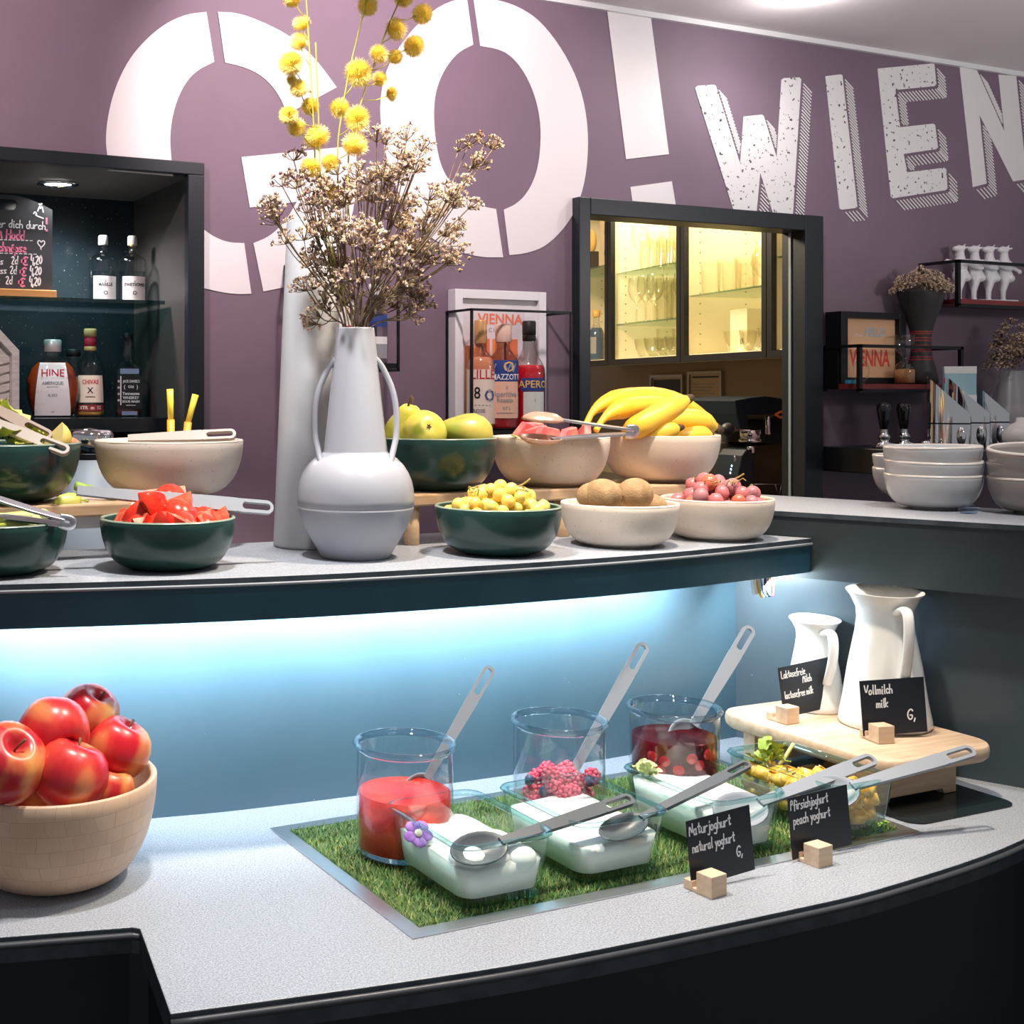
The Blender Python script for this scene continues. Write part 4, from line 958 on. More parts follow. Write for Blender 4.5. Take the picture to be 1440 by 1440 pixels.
# ---- bananas
M_BAN = mat('banana_peel', (.84, .46, .025), .42, c2=(.88, .55, .06), ns=9, c3=(.40, .22, .04), n3=130, lo3=.73, hi3=.78); M_BTIP = mat('banana_tip', (.06, .035, .02), .7)
def banana(label, pts, rad=.0185, dark_end=True):
    P3 = smooth([inb(py(x, y, Y), banb, .088 if y > 612 else .3) for x, y, Y in pts], 2); o0 = P3[0].copy(); P3 = [p-o0 for p in P3]; n = len(P3)
    t = thing('banana', label, 'banana', o0, group='bananas in the off-white bowl')
    rr = []
    al = [0]
    for a_, b_ in zip(P3, P3[1:]): al.append(al[-1]+(b_-a_).length)
    for i in range(n):
        u = al[i]/al[-1]; rr.append(rad*(.30+.0*u if u < .10 else min(1, .32+(u-.10)*4.2) if u < .3 else 1 if u < .72 else max(.32, 1-((u-.72)/.28)**1.8*.7)))
    mb = MB(); mb.tube(P3, rr, 10)
    for i in range(n):
        for k_ in range(10):
            v = mb.v[i*10+k_]; c = P3[i]; f = 1.05 if k_ % 2 == 0 else .985; mb.v[i*10+k_] = tuple(c+(V(v)-c)*f)
    mb.build('peel', M_BAN, t)
    e = P3[-1]; d = (P3[-1]-P3[-2]).normalized(); MB().tube([e-d*.006, e+d*.004, e+d*.011], [rr[-1]*1.5, rr[-1]*1.2, rr[-1]*.8], 8).build('tip', M_BTIP, t)
banana('topmost banana arching across the back of the bunch', [(822, 602, 1.75), (836, 572, 1.76), (880, 558, 1.78), (935, 558, 1.79), (985, 585, 1.79), (1010, 603, 1.78)], .0185)
banana('middle banana below the topmost one, curving down at the left', [(838, 606, 1.72), (850, 585, 1.725), (885, 570, 1.735), (935, 570, 1.75), (980, 590, 1.76)], .0175)
banana('banana lying diagonally in front, dark end up to the right', [(866, 618, 1.73), (882, 608, 1.71), (905, 596, 1.69), (940, 575, 1.69), (968, 561, 1.695)], .0205)
banana('short banana end low in the middle of the bowl', [(880, 624, 1.70), (908, 616, 1.69), (935, 606, 1.68), (954, 602, 1.68)], .016)
banana('banana at the right rim with its tip towards the coffee machine', [(905, 600, 1.77), (945, 590, 1.75), (985, 590, 1.74), (1008, 604, 1.735)], .0195)
banana('banana low at the right under the others', [(940, 622, 1.73), (970, 612, 1.72), (1000, 612, 1.72)], .017)
# ---- kiwis
M_KIWI = mat('kiwi_skin', (.29, .175, .08), .75, c2=(.40, .25, .12), ns=40, bump=.3, bs=350)
for lab, x, y, Y, s_ in [('small kiwi at the left of the kiwi bowl', 803, 699, 1.55, (.027, .022, .021)), ('middle kiwi with brown fuzzy skin', 847, 696, 1.535, (.026, .031, .025)), ('largest kiwi, at the right of the kiwi bowl', 893, 695, 1.53, (.031, .026, .0255)),
                         ('kiwi lying behind the two larger kiwis', 868, 700, 1.59, (.03, .024, .022)), ('kiwi low at the right rim of the kiwi bowl', 925, 712, 1.55, (.026, .022, .02))]:
    t = thing('kiwi', lab, 'kiwi', inb(py(x, y, Y), kiw, .058), .2, 'kiwis in the beige bowl')
    MB().ball((0, 0, 0), s_, 24, 16).build('kiwi_body', M_KIWI, t); MB().ball((s_[0]*.97, 0, 0), (.002, .003, .003), 8, 6).build('stalk_end', M_STALK, t)
# ---- grapes
def grapes(label, ctr, R_, h, n, r0, mats, name, lab2, seed):
    g = random.Random(seed); t = thing('grape_bunch', label, 'grapes', ctr)
    ms = []
    for m in mats:
        mb = MB().ball((0, 0, 0), (1, 1, 1.12), 14, 10).build('grape', m); ms.append(mb.data); bpy.data.objects.remove(mb)
    pts = []; tries = 0
    while len(pts) < n and tries < 9000:
        tries += 1; a = g.uniform(0, 2*PI); q = math.sqrt(g.random()); z = -.012+g.random()*(h*(1-q**2.2)+.014); p = V((R_*q*math.cos(a), R_*q*math.sin(a), z))
        if all((p-u).length > r0*1.62 for u in pts): pts.append(p)
    st_ = MB().tube(smooth([(-R_*.5, 0, h*.5), (0, .01, h*.8), (R_*.45, -.01, h*1.02), (R_*.6, -.02, h*1.35)], 2), .0016, 6)
    for p in pts:
        o = mk('grape', g.choice(ms), t, p, (g.uniform(-.8, .8), g.uniform(-.8, .8), 0)); o.scale = (r0*g.uniform(.86, 1.12),)*3
        if g.random() < .45: st_.tube([p*.8+V((0, 0, .004)), p+V((0, -.0, r0*1.15))], .0007, 4)
    for q in range(9):
        a = g.uniform(0, 2*PI); c = V((R_*.55*math.cos(a), R_*.55*math.sin(a), h*.72)); st_.tube(smooth([c, c+V((g.uniform(-.015, .015), -.006, .012)), c+V((g.uniform(-.02, .02), -.012, .007))], 1), .0009, 5)
    st_.build('grape_stems', mat('grape_stem', (.34, .24, .07), .6), t)
M_GW = mat('white_grape', (.82, .62, .10), .2, c2=(.78, .68, .20), ns=60, coat=.2, sss=.15); M_GW2 = mat('golden_grape', (.82, .56, .12), .2, coat=.2, sss=.15)
M_GR = mat('red_grape', (.52, .10, .12), .3, c2=(.62, .26, .26), ns=50, sss=.1); M_GR2 = mat('dusky_grape', (.34, .10, .13), .4, c2=(.5, .26, .28), ns=60, sss=.1); M_GR3 = mat('rosy_grape', (.60, .16, .10), .25, coat=.2, sss=.1)
grapes('bunch of white grapes heaped in the dark green bowl', gra.location+V((0, 0, .062)), .074, .036, 75, .0105, [M_GW, M_GW2, M_GW], 'w', '', 3)
grapes('bunch of red grapes heaped in the beige bowl at the shelf end', red.location+V((0, 0, .066)), .066, .030, 46, .0128, [M_GR, M_GR2, M_GR, M_GR3], 'r', '', 8)
# ---- salad, green sticks, peppers on the left
M_LIME = mat('lime_green_piece', (.58, .66, .08), .35, c2=(.66, .66, .18), ns=30, coat=.2); M_LEM = mat('lemon_yellow', (.86, .58, .05), .35, c2=(.90, .70, .25), ns=40); M_STICK = mat('pale_green_stick', (.66, .68, .20), .4, c2=(.76, .76, .38), ns=30)
for i, (x, y, Y, s_, rot) in enumerate([(10, 608, 1.80, 1.1, (.3, .2, .5)), (32, 606, 1.82, 1.0, (.5, -.5, 2)), (18, 618, 1.76, 1.1, (-.2, .3, 1)), (38, 622, 1.75, .9, (.2, .1, 3)), (8, 628, 1.74, 1, (.1, .5, 0)), (50, 612, 1.80, .8, (0, .6, 4)), (26, 630, 1.735, .9, (.5, 0, 1)), (60, 614, 1.76, .8, (.4, .2, 2)), (-6, 602, 1.82, 1.2, (.4, .2, 1)), (80, 618, 1.78, .7, (.2, .3, 2.6))]):
    o = mk('lettuce_leaf', leaf_mesh(.05, .042, .35, M_LIME, .004), None, py(x, y-5, Y), rot); o.scale = (s_*1.3,)*3
    tag(o, 'lime green lettuce piece in the salad bowl at the left edge', 'lettuce', 'lettuce pieces in the salad bowl')
lw = dup(mk('lemon_wedge', wedge_meshes(.034, .55)[0], None)); bpy.data.objects.remove(bpy.data.objects['lemon_wedge']); lw.name = 'lemon_wedge'; lw.data.materials.append(M_LEM)
lfm = wedge_meshes(.034, .55)[1]; lfm.materials.append(mat('lemon_flesh', (.90, .74, .30), .3)); mk('flesh', lfm, lw); lw.location = py(70, 610, 1.77); lw.rotation_euler = (.3, .9, -.6)
tag(lw, 'yellow lemon wedge in the salad bowl beside the tongs', 'lemon')
o = MB().ball((0, 0, 0), (.016, .010, .008), 14, 8).build('salmon_piece', mat('salmon_orange', (.80, .24, .12), .4), None, py(99, 622, 1.79), (0, .3, 0)); tag(o, 'small orange salmon-coloured piece at the right rim of the salad bowl', 'garnish')
lemon2 = MB().ball((0, 0, 0), (.016, .012, .009), 14, 8).build('pepper_slice', M_LIME, None, py(38, 602, 1.81), (0, .2, 0)); tag(lemon2, 'bright lime pepper piece on top of the salad bowl', 'pepper')
for i, (x, y, Y, a, b_) in enumerate([(14, 741, 1.60, .05, .2), (8, 728, 1.62, -.1, -.1), (30, 738, 1.63, .1, .6), (-10, 735, 1.60, 0, .1), (20, 733, 1.66, .1, -.4), (45, 742, 1.64, -.1, .9), (0, 744, 1.58, .08, .3), (36, 728, 1.69, .15, .3), (55, 722, 1.72, .1, .1)]):
    o = MB().prism(rrect(.034, .007, .003, 3), -.006, .006).build('vegetable_stick', M_STICK if i % 3 else M_LIME, None, inb(py(x, y, Y), cucb, .055), (a, -a*.6, b_), bevel=.002)
    tag(o, 'pale green vegetable stick heaped in the lower left green bowl', 'vegetable stick', 'vegetable sticks in the lower left bowl')
pp_ = thing('green_pepper', 'small yellow-green pickled pepper on the left wooden riser', 'pepper', py(97, 705, 1.74), rot=(0, 1.5, .2))
MB().lathe([(0, -.024), (.006, -.022), (.011, -.012), (.0125, 0), (.011, .010), (.006, .017), (0, .018)], 18).build('pepper_body', M_LIME, pp_)
MB().tube([(0, 0, .016), (.001, 0, .024), (.004, 0, .03)], .0018, 6).build('stalk', M_LEAF, pp_)
o = MB().tube(smooth([py(106, 683, 1.80), py(124, 688, 1.79), py(165, 700, 1.76)], 1), [.009, .008, .0075, .006, .005][:4] if False else .007, 10).build('spring_onion', M_LEAF); tag(o, 'green vegetable stalk lying between salad bowl and beige bowl', 'vegetable')
# ---- tongs and utensils
def tongs(label, head, tail, spread, m, wd=.011, head_m=None, big=0, side=(0, 0, 1), U=True):
    head, tail = V(head), V(tail); ax = head-tail; ln = ax.length; ax.normalize(); sd_ = V(side); sd_ = (sd_-ax*sd_.dot(ax)).normalized(); wv = ax.cross(sd_)
    t = thing('serving_tongs', label, 'tongs', tail); t.rotation_euler = Matrix((ax, wv, sd_)).transposed().to_euler()
    for s_ in (-1, 1):
        n = 10; rg = []
        for i in range(n+1):
            u = i/n; x = .004+u*(ln-.004); z = s_*(.004+spread*u**1.2); w_ = wd*(.75+.4*math.sin(PI*min(1, u*1.1))); h_ = .0018
            rg.append([(x, -w_/2, z-h_), (x, w_/2, z-h_), (x, w_/2, z+h_), (x, -w_/2, z+h_)])
        MB().loft(rg, 0, True, True, sm=False).build('arm', m, t, bevel=.0006)
        if big:
            Mt = T((ln+big*.55, 0, s_*(.004+spread))) @ Matrix.Diagonal((big, wd*1.7, 1, 1)) @ Matrix.Rotation(0 if s_ < 0 else PI, 4, 'X')
            MB().lathe([(0, -.010), (.6, -.008), (.9, -.002), (1, .003), (.95, .003), (.8, -.001), (.5, -.006), (0, -.008)], 22, 0, Mt).build('scoop', head_m or m, t)
    if U:
        MB().tube(smooth([(.010, 0, .004), (-.004, 0, .0055), (-.007, 0, 0), (-.004, 0, -.0055), (.010, 0, -.004)], 2), [.0017]*0 or wd*.5, 8, 0, True, None, .35, (0, 1, 0)).build('spring_end', m, t)
spoon('grey slotted tongs arm lying across the tomato bowl', py(108, 690, 1.63), py(384, 715, 1.585), .0165, False, None, (-.1, -.9, .4), .04, .007)
spoon('beige-grey slotted tongs resting on the beige bowl rim', py(180, 617, 1.80), py(332, 611, 1.735), .015, False, mat('warm_grey_plastic', (.40, .34, .29), .45), (-.1, -.8, .6), .04, .007)
spoon('grey slotted tongs arm sloping down over the salad bowl rim', py(-60, 575, 1.80), py(97, 636, 1.70), .0155, False, mat('warm_grey_plastic', (.40, .34, .29), .45), (-.1, -.8, .6), .04, .007)
spoon('upper brownish tongs arm in the salad bowl', py(-60, 548, 1.84), py(72, 616, 1.74), .016, False, mat('brown_grey_plastic', (.30, .22, .17), .45), (-.1, -.8, .6), .04, .006)
tongs('polished steel tongs lying in the bowl of green sticks', py(-70, 700, 1.63), py(95, 735, 1.575), .016, M_STEEL, .013, side=(.0, .35, 1))
tongs('tongs with large scoops, pinkish reflection painted on, lying in the melon bowl', py(778, 603, 1.655), py(889, 607, 1.63), .013, M_STEEL, .015, mat('scoop_salmon_reflection', (.72, .45, .33), .25, m=.5), .037, side=(0, .2, 1))  # salmon reflection put into the scoop colour
for i, (x0, y0, x1, y1) in enumerate([(241, 625, 239, 547), (256, 625, 275, 555)]):
    a = py(x0, y0, 1.86); b_ = py(x1, y1, 1.86); c = a.lerp(b_, .45)
    t = thing('tongs_handle', ['upright yellow and orange stick standing behind the beige bowl', 'slanting yellow and orange stick standing behind the beige bowl'][i], 'utensil', a)
    MB().tube([V((0, 0, -.05)), c-a], [.0065, .006], 10).build('orange_grip', mat('orange_plastic', (.85, .36, .03), .4), t)
    MB().tube([c-a, b_-a], [.0045, .0055], 10).build('yellow_end', mat('yellow_plastic', (.75, .62, .06), .4), t)
# ---- back bar cabinet with steel urn (only its top shows between the bowls)
cb_ = thing('back_bar_cabinet', 'low black cabinet behind the raised shelf carrying the steel urn', 'cabinet', (.3, 2.12, 0))
MB().box(-.9, -.12, 0, .75, .18, 1.10).build('cabinet_body', M_FASC, cb_); MB().box(-.91, -.13, 1.10, .76, .18, 1.12).build('top_board', M_BLACK, cb_)
ur = thing('steel_urn', 'polished steel urn with a dark band between salad bowl and beige bowl', 'urn', (xat(126, 2.1), 2.1, 1.12))
MB().lathe([(0, 0), (.06, 0), (.062, .01), (.060, .16), (.045, .22), (.036, .255), (.036, .268)], 40).build('urn_body', mat('pale_satin_steel', (.62, .72, .82), .38, m=.45), ur)
MB().lathe([(.0362, .268), (.0368, .27), (.0368, .276), (.0362, .278)], 40).build('dark_band', M_BLACK, ur)
MB().lathe([(.036, .277), (.040, .28), (.042, .31), (.038, .318), (0, .322)], 40).build('lid', M_CHROME, ur)
# ---- bowl stacks on the end counter
def sbowl(label, x, y, z, R_, h, m, tilt=0, rz=0):
    b_ = thing('cereal_bowl', label, 'bowl', (x, y, z), group='stacked bowls on the end counter', rot=(tilt, 0, rz))
    MB().lathe(bowl_prof(R_, h, .038, .005, 12, foot=.006), 48).build('bowl_body', m, b_)
    MB().lathe([(R_-.0055, h-.002), (R_-.0045, h+.0022), (R_-.001, h+.0022), (R_+.0003, h-.001)], 48).build('rim', M_CERI, b_)
pS = pz(1309, 712, ZB); RS = .0765
SX, SY = 1.905-.09, 1.33
a0 = pz(1312, 715, ZB); q = a0.normalized() if False else None
SX, SY = a0.x, a0.y
for i, lab in enumerate(['bottom pale grey bowl of the front stack', 'middle pale grey bowl of the front stack', 'top pale grey bowl of the front stack']):
    sbowl(lab, SX, SY, ZB+i*.024, RS, .058, M_CERG, [0, .03, -.02][i], [0, -.5, 1][i])
a1 = pz(1292, 703, ZB)
for i, lab in enumerate(['lower bowl of the stack behind the front stack', 'upper bowl of the stack behind the front stack']):
    sbowl(lab, a1.x, a1.y, ZB+i*.024, .078, .058, M_CERG)
a2 = pz(1462, 722, ZB)
for i, lab in enumerate(['bottom taupe bowl of the stack at the right edge', 'middle taupe bowl of the stack at the right edge', 'top taupe bowl tilted on the stack at the right edge']):
    sbowl(lab, a2.x, a2.y, ZB+i*.024, .0765, .058, M_CERB, [0, 0, .10][i], [0, 0, -.9][i])
ah = pz(1362, 722, ZB)
o = MB().loft([ring(rrect(.011, .008, .004, 4), 0), ring(rrect(.015, .011, .005, 4), .006), ring(rrect(.009, .006, .004, 4), .014)], 0, True, True, sm=False).build('glass_block', glass('bluish_acrylic', (.75, .85, .95), (.4, .5, .65)), None, (ah.x, ah.y, ZB)); tag(o, 'small faceted clear acrylic piece between the two front bowl stacks', 'acrylic piece')
# ================================================================== BOTTLES
def interp(prof, z):
    for (r0, z0), (r1, z1) in zip(prof, prof[1:]):
        if z0 <= z <= z1 and z1 > z0: return r0+(r1-r0)*(z-z0)/(z1-z0)
    return prof[-1][0]
def bottle(name, label, loc, prof, gm, liq=None, caps=(), labels=(), rz=0, ys=1.0, sq=0, group=None, rot=0):
    """prof: outside (r, z) from base centre to lip; caps: (profile, material, name); labels: (z0, z1, half-width m, taper, material, [(text, size, z, material, sx, x)])"""
    b_ = thing(name, label, 'bottle', loc, rz+rot, group)
    S = Matrix.Diagonal((1, ys, 1, 1))
    def shp(mb):
        if sq:
            for i, v in enumerate(mb.v):
                r_ = math.hypot(v[0], v[1]); a = math.atan2(v[1], v[0])
                if r_ > sq[1]:
                    f = 1/max(abs(math.cos(a)), abs(math.sin(a)))**sq[0]; mb.v[i] = (v[0]*f*sq[2], v[1]*f*sq[2], v[2])
        return mb
    shp(MB().lathe(prof, 32, 0, S)).build('glass_body', gm, b_)
    if liq:
        m, zt = liq; p = [(max(0, r_-.002), max(z, .004)) for r_, z in prof if z < zt]; p.append((max(0, interp(prof, zt)-.002), zt)); p.append((0, zt))
        shp(MB().lathe(p, 32, 0, S)).build('liquid', m, b_)
    for q, (cp, m) in enumerate(caps): MB().lathe(cp, 24).build('cap' if q == 0 else 'neck_band', m, b_)
    for z0, z1, hw, tp, m, txt in labels:
        mb = MB(); nu, nv = 10, 6; vs = []
        for j in range(nv+1):
            z = z0+(z1-z0)*j/nv; r_ = interp(prof, z)+.0008; h_ = min(r_*.985, hw*(1-tp*(j/nv)**1.5-(.12*abs(tp)*(1-j/nv)**3)))
            for i in range(nu+1):
                x = h_*(2*i/nu-1); y = -math.sqrt(max(1e-9, r_*r_-x*x))*ys; vs.append((x, y, z))
        if sq: 
            vs = [(x*sq[2], -(sq[2]*max(interp(prof, (z0+z1)/2), .01)+.0008), z) for x, y, z in vs]
        mb.add(vs, [(j*(nu+1)+i, j*(nu+1)+i+1, (j+1)*(nu+1)+i+1, (j+1)*(nu+1)+i) for j in range(nv) for i in range(nu)], 0, True)
        lb = mb.build('label', m, b_)
        for s, size, z, tm, sx, x in txt:
            r_ = interp(prof, z)+.0016
            if sq: text(s, size, tm, lb, T((x, -(sq[2]*r_+.0003), z)), sx=sx)
            elif ys != 1: text(s, size, tm, lb, T((x, -r_*ys-.0003, z)), sx=sx)
            else: text(s, size*1.08, tm, lb, T((0, 0, z)) @ Matrix.Rotation(x/r_, 4, 'Z'), wrap=r_, sx=sx)
    return b_
P_ = lambda n, c, r=.5: mat('print_'+n, c, r)
P_WH, P_BK, P_RD, P_BL, P_CR, P_GY, P_GO = P_('white', (.80, .79, .80)), P_('black', (.012, .012, .014)), P_('red', (.55, .02, .05)), P_('blue', (.02, .05, .22)), P_('cream', (.82, .70, .58)), P_('grey', (.30, .31, .33)), P_('gold', (.85, .50, .12))
GY = 1.7175                     # glass shelf top in the niche
LZ = 1.4475                     # lower niche shelf top
gs = MB().prism([(-.69, 2.73), (.965, 2.73), (.965, 2.99), (-.69, 2.99)], 1.7095, GY).build('glass_shelf', [G_SHELF]); tag(gs, 'dark tinted glass shelf carrying the chalkboard and two clear bottles', 'shelf')
ls = MB().box(-.69, 2.70, 1.415, .972, 2.99, LZ).build('niche_shelf', mat('gloss_black_shelf', (.012, .018, .024), .15), bevel=.001); tag(ls, 'glossy black lower shelf in the niche carrying the spirit bottles', 'shelf')
vod = [(0, 0), (.030, 0), (.033, .003), (.0335, .010), (.0335, .098), (.032, .104), (.024, .111), (.013, .117), (.0105, .124), (.0105, .146)]
capm = mat('pale_cork_cap', (.62, .60, .58), .5)
for lab, px, Y, words, yl in [('clear spirit bottle with white label on the glass shelf, beside the chalkboard', 145, 2.86, 'MARILLE', 0), ('clear spirit bottle with greyish label and yellow neck dot, right on the glass shelf', 186, 2.84, 'ZWETSCHKE', 1)]:
    x = xat(px, Y); b_ = bottle('spirit_bottle', lab, (x, Y, GY), vod, G_BOT, (glass('clear_spirit', (.90, .94, .96), (.5, .6, .65)), .075), [([(0.0107, .138), (.0115, .140), (.0115, .158), (.009, .161), (0, .161)], capm)],
        [(.006, .062, .027, 0, P_WH if not yl else P_('greywhite', (.62, .58, .58)), [(words, .0095, .042, P_BK, .9, 0), ('O', .012, .022, P_BK, 1, 0), ('.', .02, .055, P_BK, 1, 0)])], facecam((x, Y)), rot=.18)
    if yl: MB().ball((-.004, -.0105, .137), (.004, .002, .003), 8, 6).build('neck_sticker', P_GO, b_)
# Cognac-shaped flat decanter
AMB = mat('amber_brandy', (.16, .014, .008), .12, c2=(.30, .05, .01), ns=16, coat=.4)
dec = [(0, 0), (.040, 0), (.046, .004), (.056, .03), (.0625, .062), (.060, .09), (.050, .114), (.034, .131), (.020, .138), (.0165, .145), (.0165, .158)]
x = xat(74, 2.86)
bottle('brandy_bottle', 'flat oval brandy bottle with a white label reading HINE in red', (x, 2.86, LZ), dec, G_BOT, (AMB, .128), [([(.019, .152), (.0205, .154), (.0205, .178), (.018, .181), (0, .181)], mat('silver_cap', (.62, .58, .58), .35, m=.4))],
       [(.004, .127, .043, .32, P_WH, [('HINE', .024, .102, P_RD, 1.0, 0), ('AMERIQ7E'.replace('7', 'U'), .010, .079, P_GY, 1, 0), ('------------', .007, .071, P_GY, 1, 0), ('XO'.replace('XO', 'A.XO'), .009, .051, P_GY, 1, 0), ('~', .012, .013, P_GY, 1, 0)])], facecam((x, 2.86)), ys=.42)
x = xat(103, 2.93)
bottle('small_bottle', 'small clear bottle with black cap, half hidden behind the brandy bottle', (x, 2.93, LZ), [(0, 0), (.024, 0), (.026, .01), (.026, .10), (.013, .122), (.013, .15)], G_BOT, None, [([(.0165, .145), (.018, .147), (.018, .160), (.016, .162), (0, .162)], P_BK)], [], 0)
wh = [(0, 0), (.031, 0), (.034, .004), (.0345, .01), (.0345, .095), (.033, .112), (.027, .132), (.018, .145), (.0135, .152), (.0125, .165), (.0125, .19)]
x = xat(127, 2.87)
bottle('whisky_bottle', 'round-shouldered whisky bottle with red and white label reading CHIVAS', (x, 2.87, LZ), wh, G_BOT, (mat('golden_whisky', (.62, .27, .04), .12, c2=(.75, .40, .08), ns=40, coat=.3), .016),
       [([(.0140, .190), (.0155, .192), (.0155, .206), (.0135, .209), (0, .209)], mat('cork_top', (.66, .40, .16), .5)), ([(.0130, .165), (.0142, .167), (.0138, .191), (.0125, .192)], P_RD), ([(.0140, .157), (.0150, .159), (.0146, .166), (.013, .168)], mat('cork_top', (.66, .40, .16)))],
       [(.034, .098, .031, .10, P_CR, [('CHIVAS', .0135, .082, P_RD, .82, 0), ('X', .018, .062, P_BK, 1, 0), ('~~~', .012, .048, P_BK, 1, 0)]), (.014, .029, .031, 0, P_('maroon', (.25, .03, .03)), [('XTR  m  12', .0105, .0215, P_CR, 1, 0)])], facecam((x, 2.87)))
jd = [(0, 0), (.030, 0), (.033, .003), (.0335, .01), (.0335, .112), (.031, .120), (.020, .127), (.0155, .135), (.0165, .155), (.0145, .178), (.0125, .186)]
x = xat(180, 2.86)
t = bottle('whiskey_bottle', 'square black-labelled whiskey bottle at the right end of the lower shelf', (x, 2.86, LZ), jd, G_BOT, (mat('dark_whiskey', (.10, .02, .008), .15, coat=.3), .085), [([(.0105, .182), (.0115, .184), (.0115, .200), (0, .202)], P_BK)],
       [(.018, .098, .0315, 0, P_BK, [('JACK DANIEL\'S', .0090, .084, P_WH, .66, .004), ('Old', .009, .071, P_WH, 1, .003), ('(        )', .012, .071, P_WH, 1, .003), ('Tennessee', .0095, .055, P_WH, 1, .003), ('WHISKEY', .009, .045, P_WH, 1, .003), ('SOUR MASH', .0075, .036, P_WH, 1, .003), ('---------', .008, .028, P_WH, 1, .003),
         ('I', .10, .058, P_WH, .28, -.021), ('o', .01, .085, P_WH, 1, -.026), ('o', .01, .070, P_WH, 1, -.026), ('o', .01, .055, P_WH, 1, -.026), ('o', .01, .040, P_WH, 1, -.026)]),
        (.102, .114, .024, 0, P_('steelblue', (.22, .30, .48)), []), (.004, .013, .020, 0, P_('steelblue', (.22, .30, .48)), [])], facecam((x, 2.86)), sq=(.75, .024, .93), rot=.12)
# ---- chalkboard
BY = 2.80; bl = py(73, 410, BY); bx1 = bl.x; cbz = GY
chb = thing('chalkboard', 'black tag-shaped chalkboard with white and pink handwriting in a wooden foot', 'chalkboard', (bx1-.13, BY, GY))
out = [(-.13, .012), (.13, .012), (.13, .205)]+[(.13-.095*k/8, .205+.027*math.sin(k/8*PI/2)) for k in range(1, 9)]+[(-.035, .232)]+[(-.13+.095*k/8, .205+.027*math.sin(k/8*PI/2)) for k in range(7, -1, -1)]
hole = [(x+.046-.031+ .0, y+.211) for x, y in rrect(.034, .0125, .0124, 6)][::-1]
hole = [(x-.0, y) for x, y in hole]
key = out+[out[0]]; 
i0 = min(range(len(hole)), key=lambda i: (hole[i][0]-out[-1][0])**2+(hole[i][1]-out[-1][1])**2)
hl = hole[i0:]+hole[:i0]; poly = out+hl+[hl[0], out[-1]]
XZ = Matrix(((1, 0, 0, 0), (0, 0, 1, 0), (0, 1, 0, 0), (0, 0, 0, 1)))
MB().prism(poly, -.004, .004, 0, XZ).build('board', mat('chalkboard_black', (.045, .048, .055), .5), chb)
MB().box(-.14, -.018, 0, .137, .018, .020).build('foot', mat('orange_wood', (.62, .30, .10), .4), chb, bevel=.002)
def bw(s, x, y, hpx, m, sx=1, wd=.14):
    p = py(x, y, BY-.0046)-chb.location; h = hpx*2.83/1750; hand(s, h, m, chb, T(p), h*wd, sx=sx)
bw('er dich durch', -3, 319, 11, M_CHALK, .90); bw('A Hodd', -3, 335, 12.5, M_PINK, .88, .17); bw('chnäpse', -2, 353, 12.5, M_PINK, .80, .17)
for yy, s in ((371, 'ns'), (384, 'uss'), (398, 's')): bw(s, -4 if s != 's' else -4, yy, 9, M_CHALK, .9)
for x0, yy in ((16, 371), (14, 385), (8, 399)): bw('2d', x0, yy, 11, M_CHALK, .8)
for x0, yy in ((31, 373), (29, 388), (27, 403)): bw('€', x0, yy, 12, M_PINK, 1.0, .2)
for x0, yy in ((43, 371), (42, 386), (41, 401)): bw('4,20', x0, yy, 12, M_CHALK, .72, .16)
mb = MB(); c = py(58, 343, BY-.0046)-chb.location; q = .0016
ribbon(mb, [c+V((x*q, 0, z*q)) for x, z in [(0, -5), (-5, 0), (-5, 4), (-2, 5), (0, 2), (2, 5), (5, 4), (5, 0), (0, -5)]], .0026)
for a in ([(-1, -6), (0, -8)],): ribbon(mb, [c+V((x*q, 0, z*q)) for x, z in a], .002)
mb.build('handwriting', M_CHALK, chb)
mb = MB(); c = py(65, 312, BY-.0046)-chb.location; ribbon(mb, [c+V((.001, 0, .008)), c+V((.001, 0, -.004))], .0045); ribbon(mb, [c+V((.001, 0, -.018)), c+V((.001, 0, -.020))], .005); mb.build('handwriting', M_PINK, chb)
mb = MB(); c = py(57, 293, BY-.0046)-chb.location
for a in ([(-4, -4), (-1, 4), (0, 0)], [(0, 0), (2, 4), (4, -5)], [(-2, 6), (0, 5), (2, 7)], [(-10, -8), (-8, -5), (-5, -8), (-8, -10), (4, -14)]): ribbon(mb, [c+V((x*q, 0, z*q)) for x, z in a], .003)
for yy, xe in ((337, 48), (356, 54)):
    for k in range(8):
        a, b2 = py(xe*k/8, yy+k*.2, BY-.0046)-chb.location, py(xe*(k+.6)/8, yy+k*.2, BY-.0046)-chb.location; ribbon(mb, [a, b2], .0016)
mb.build('handwriting', M_CHALK, chb)
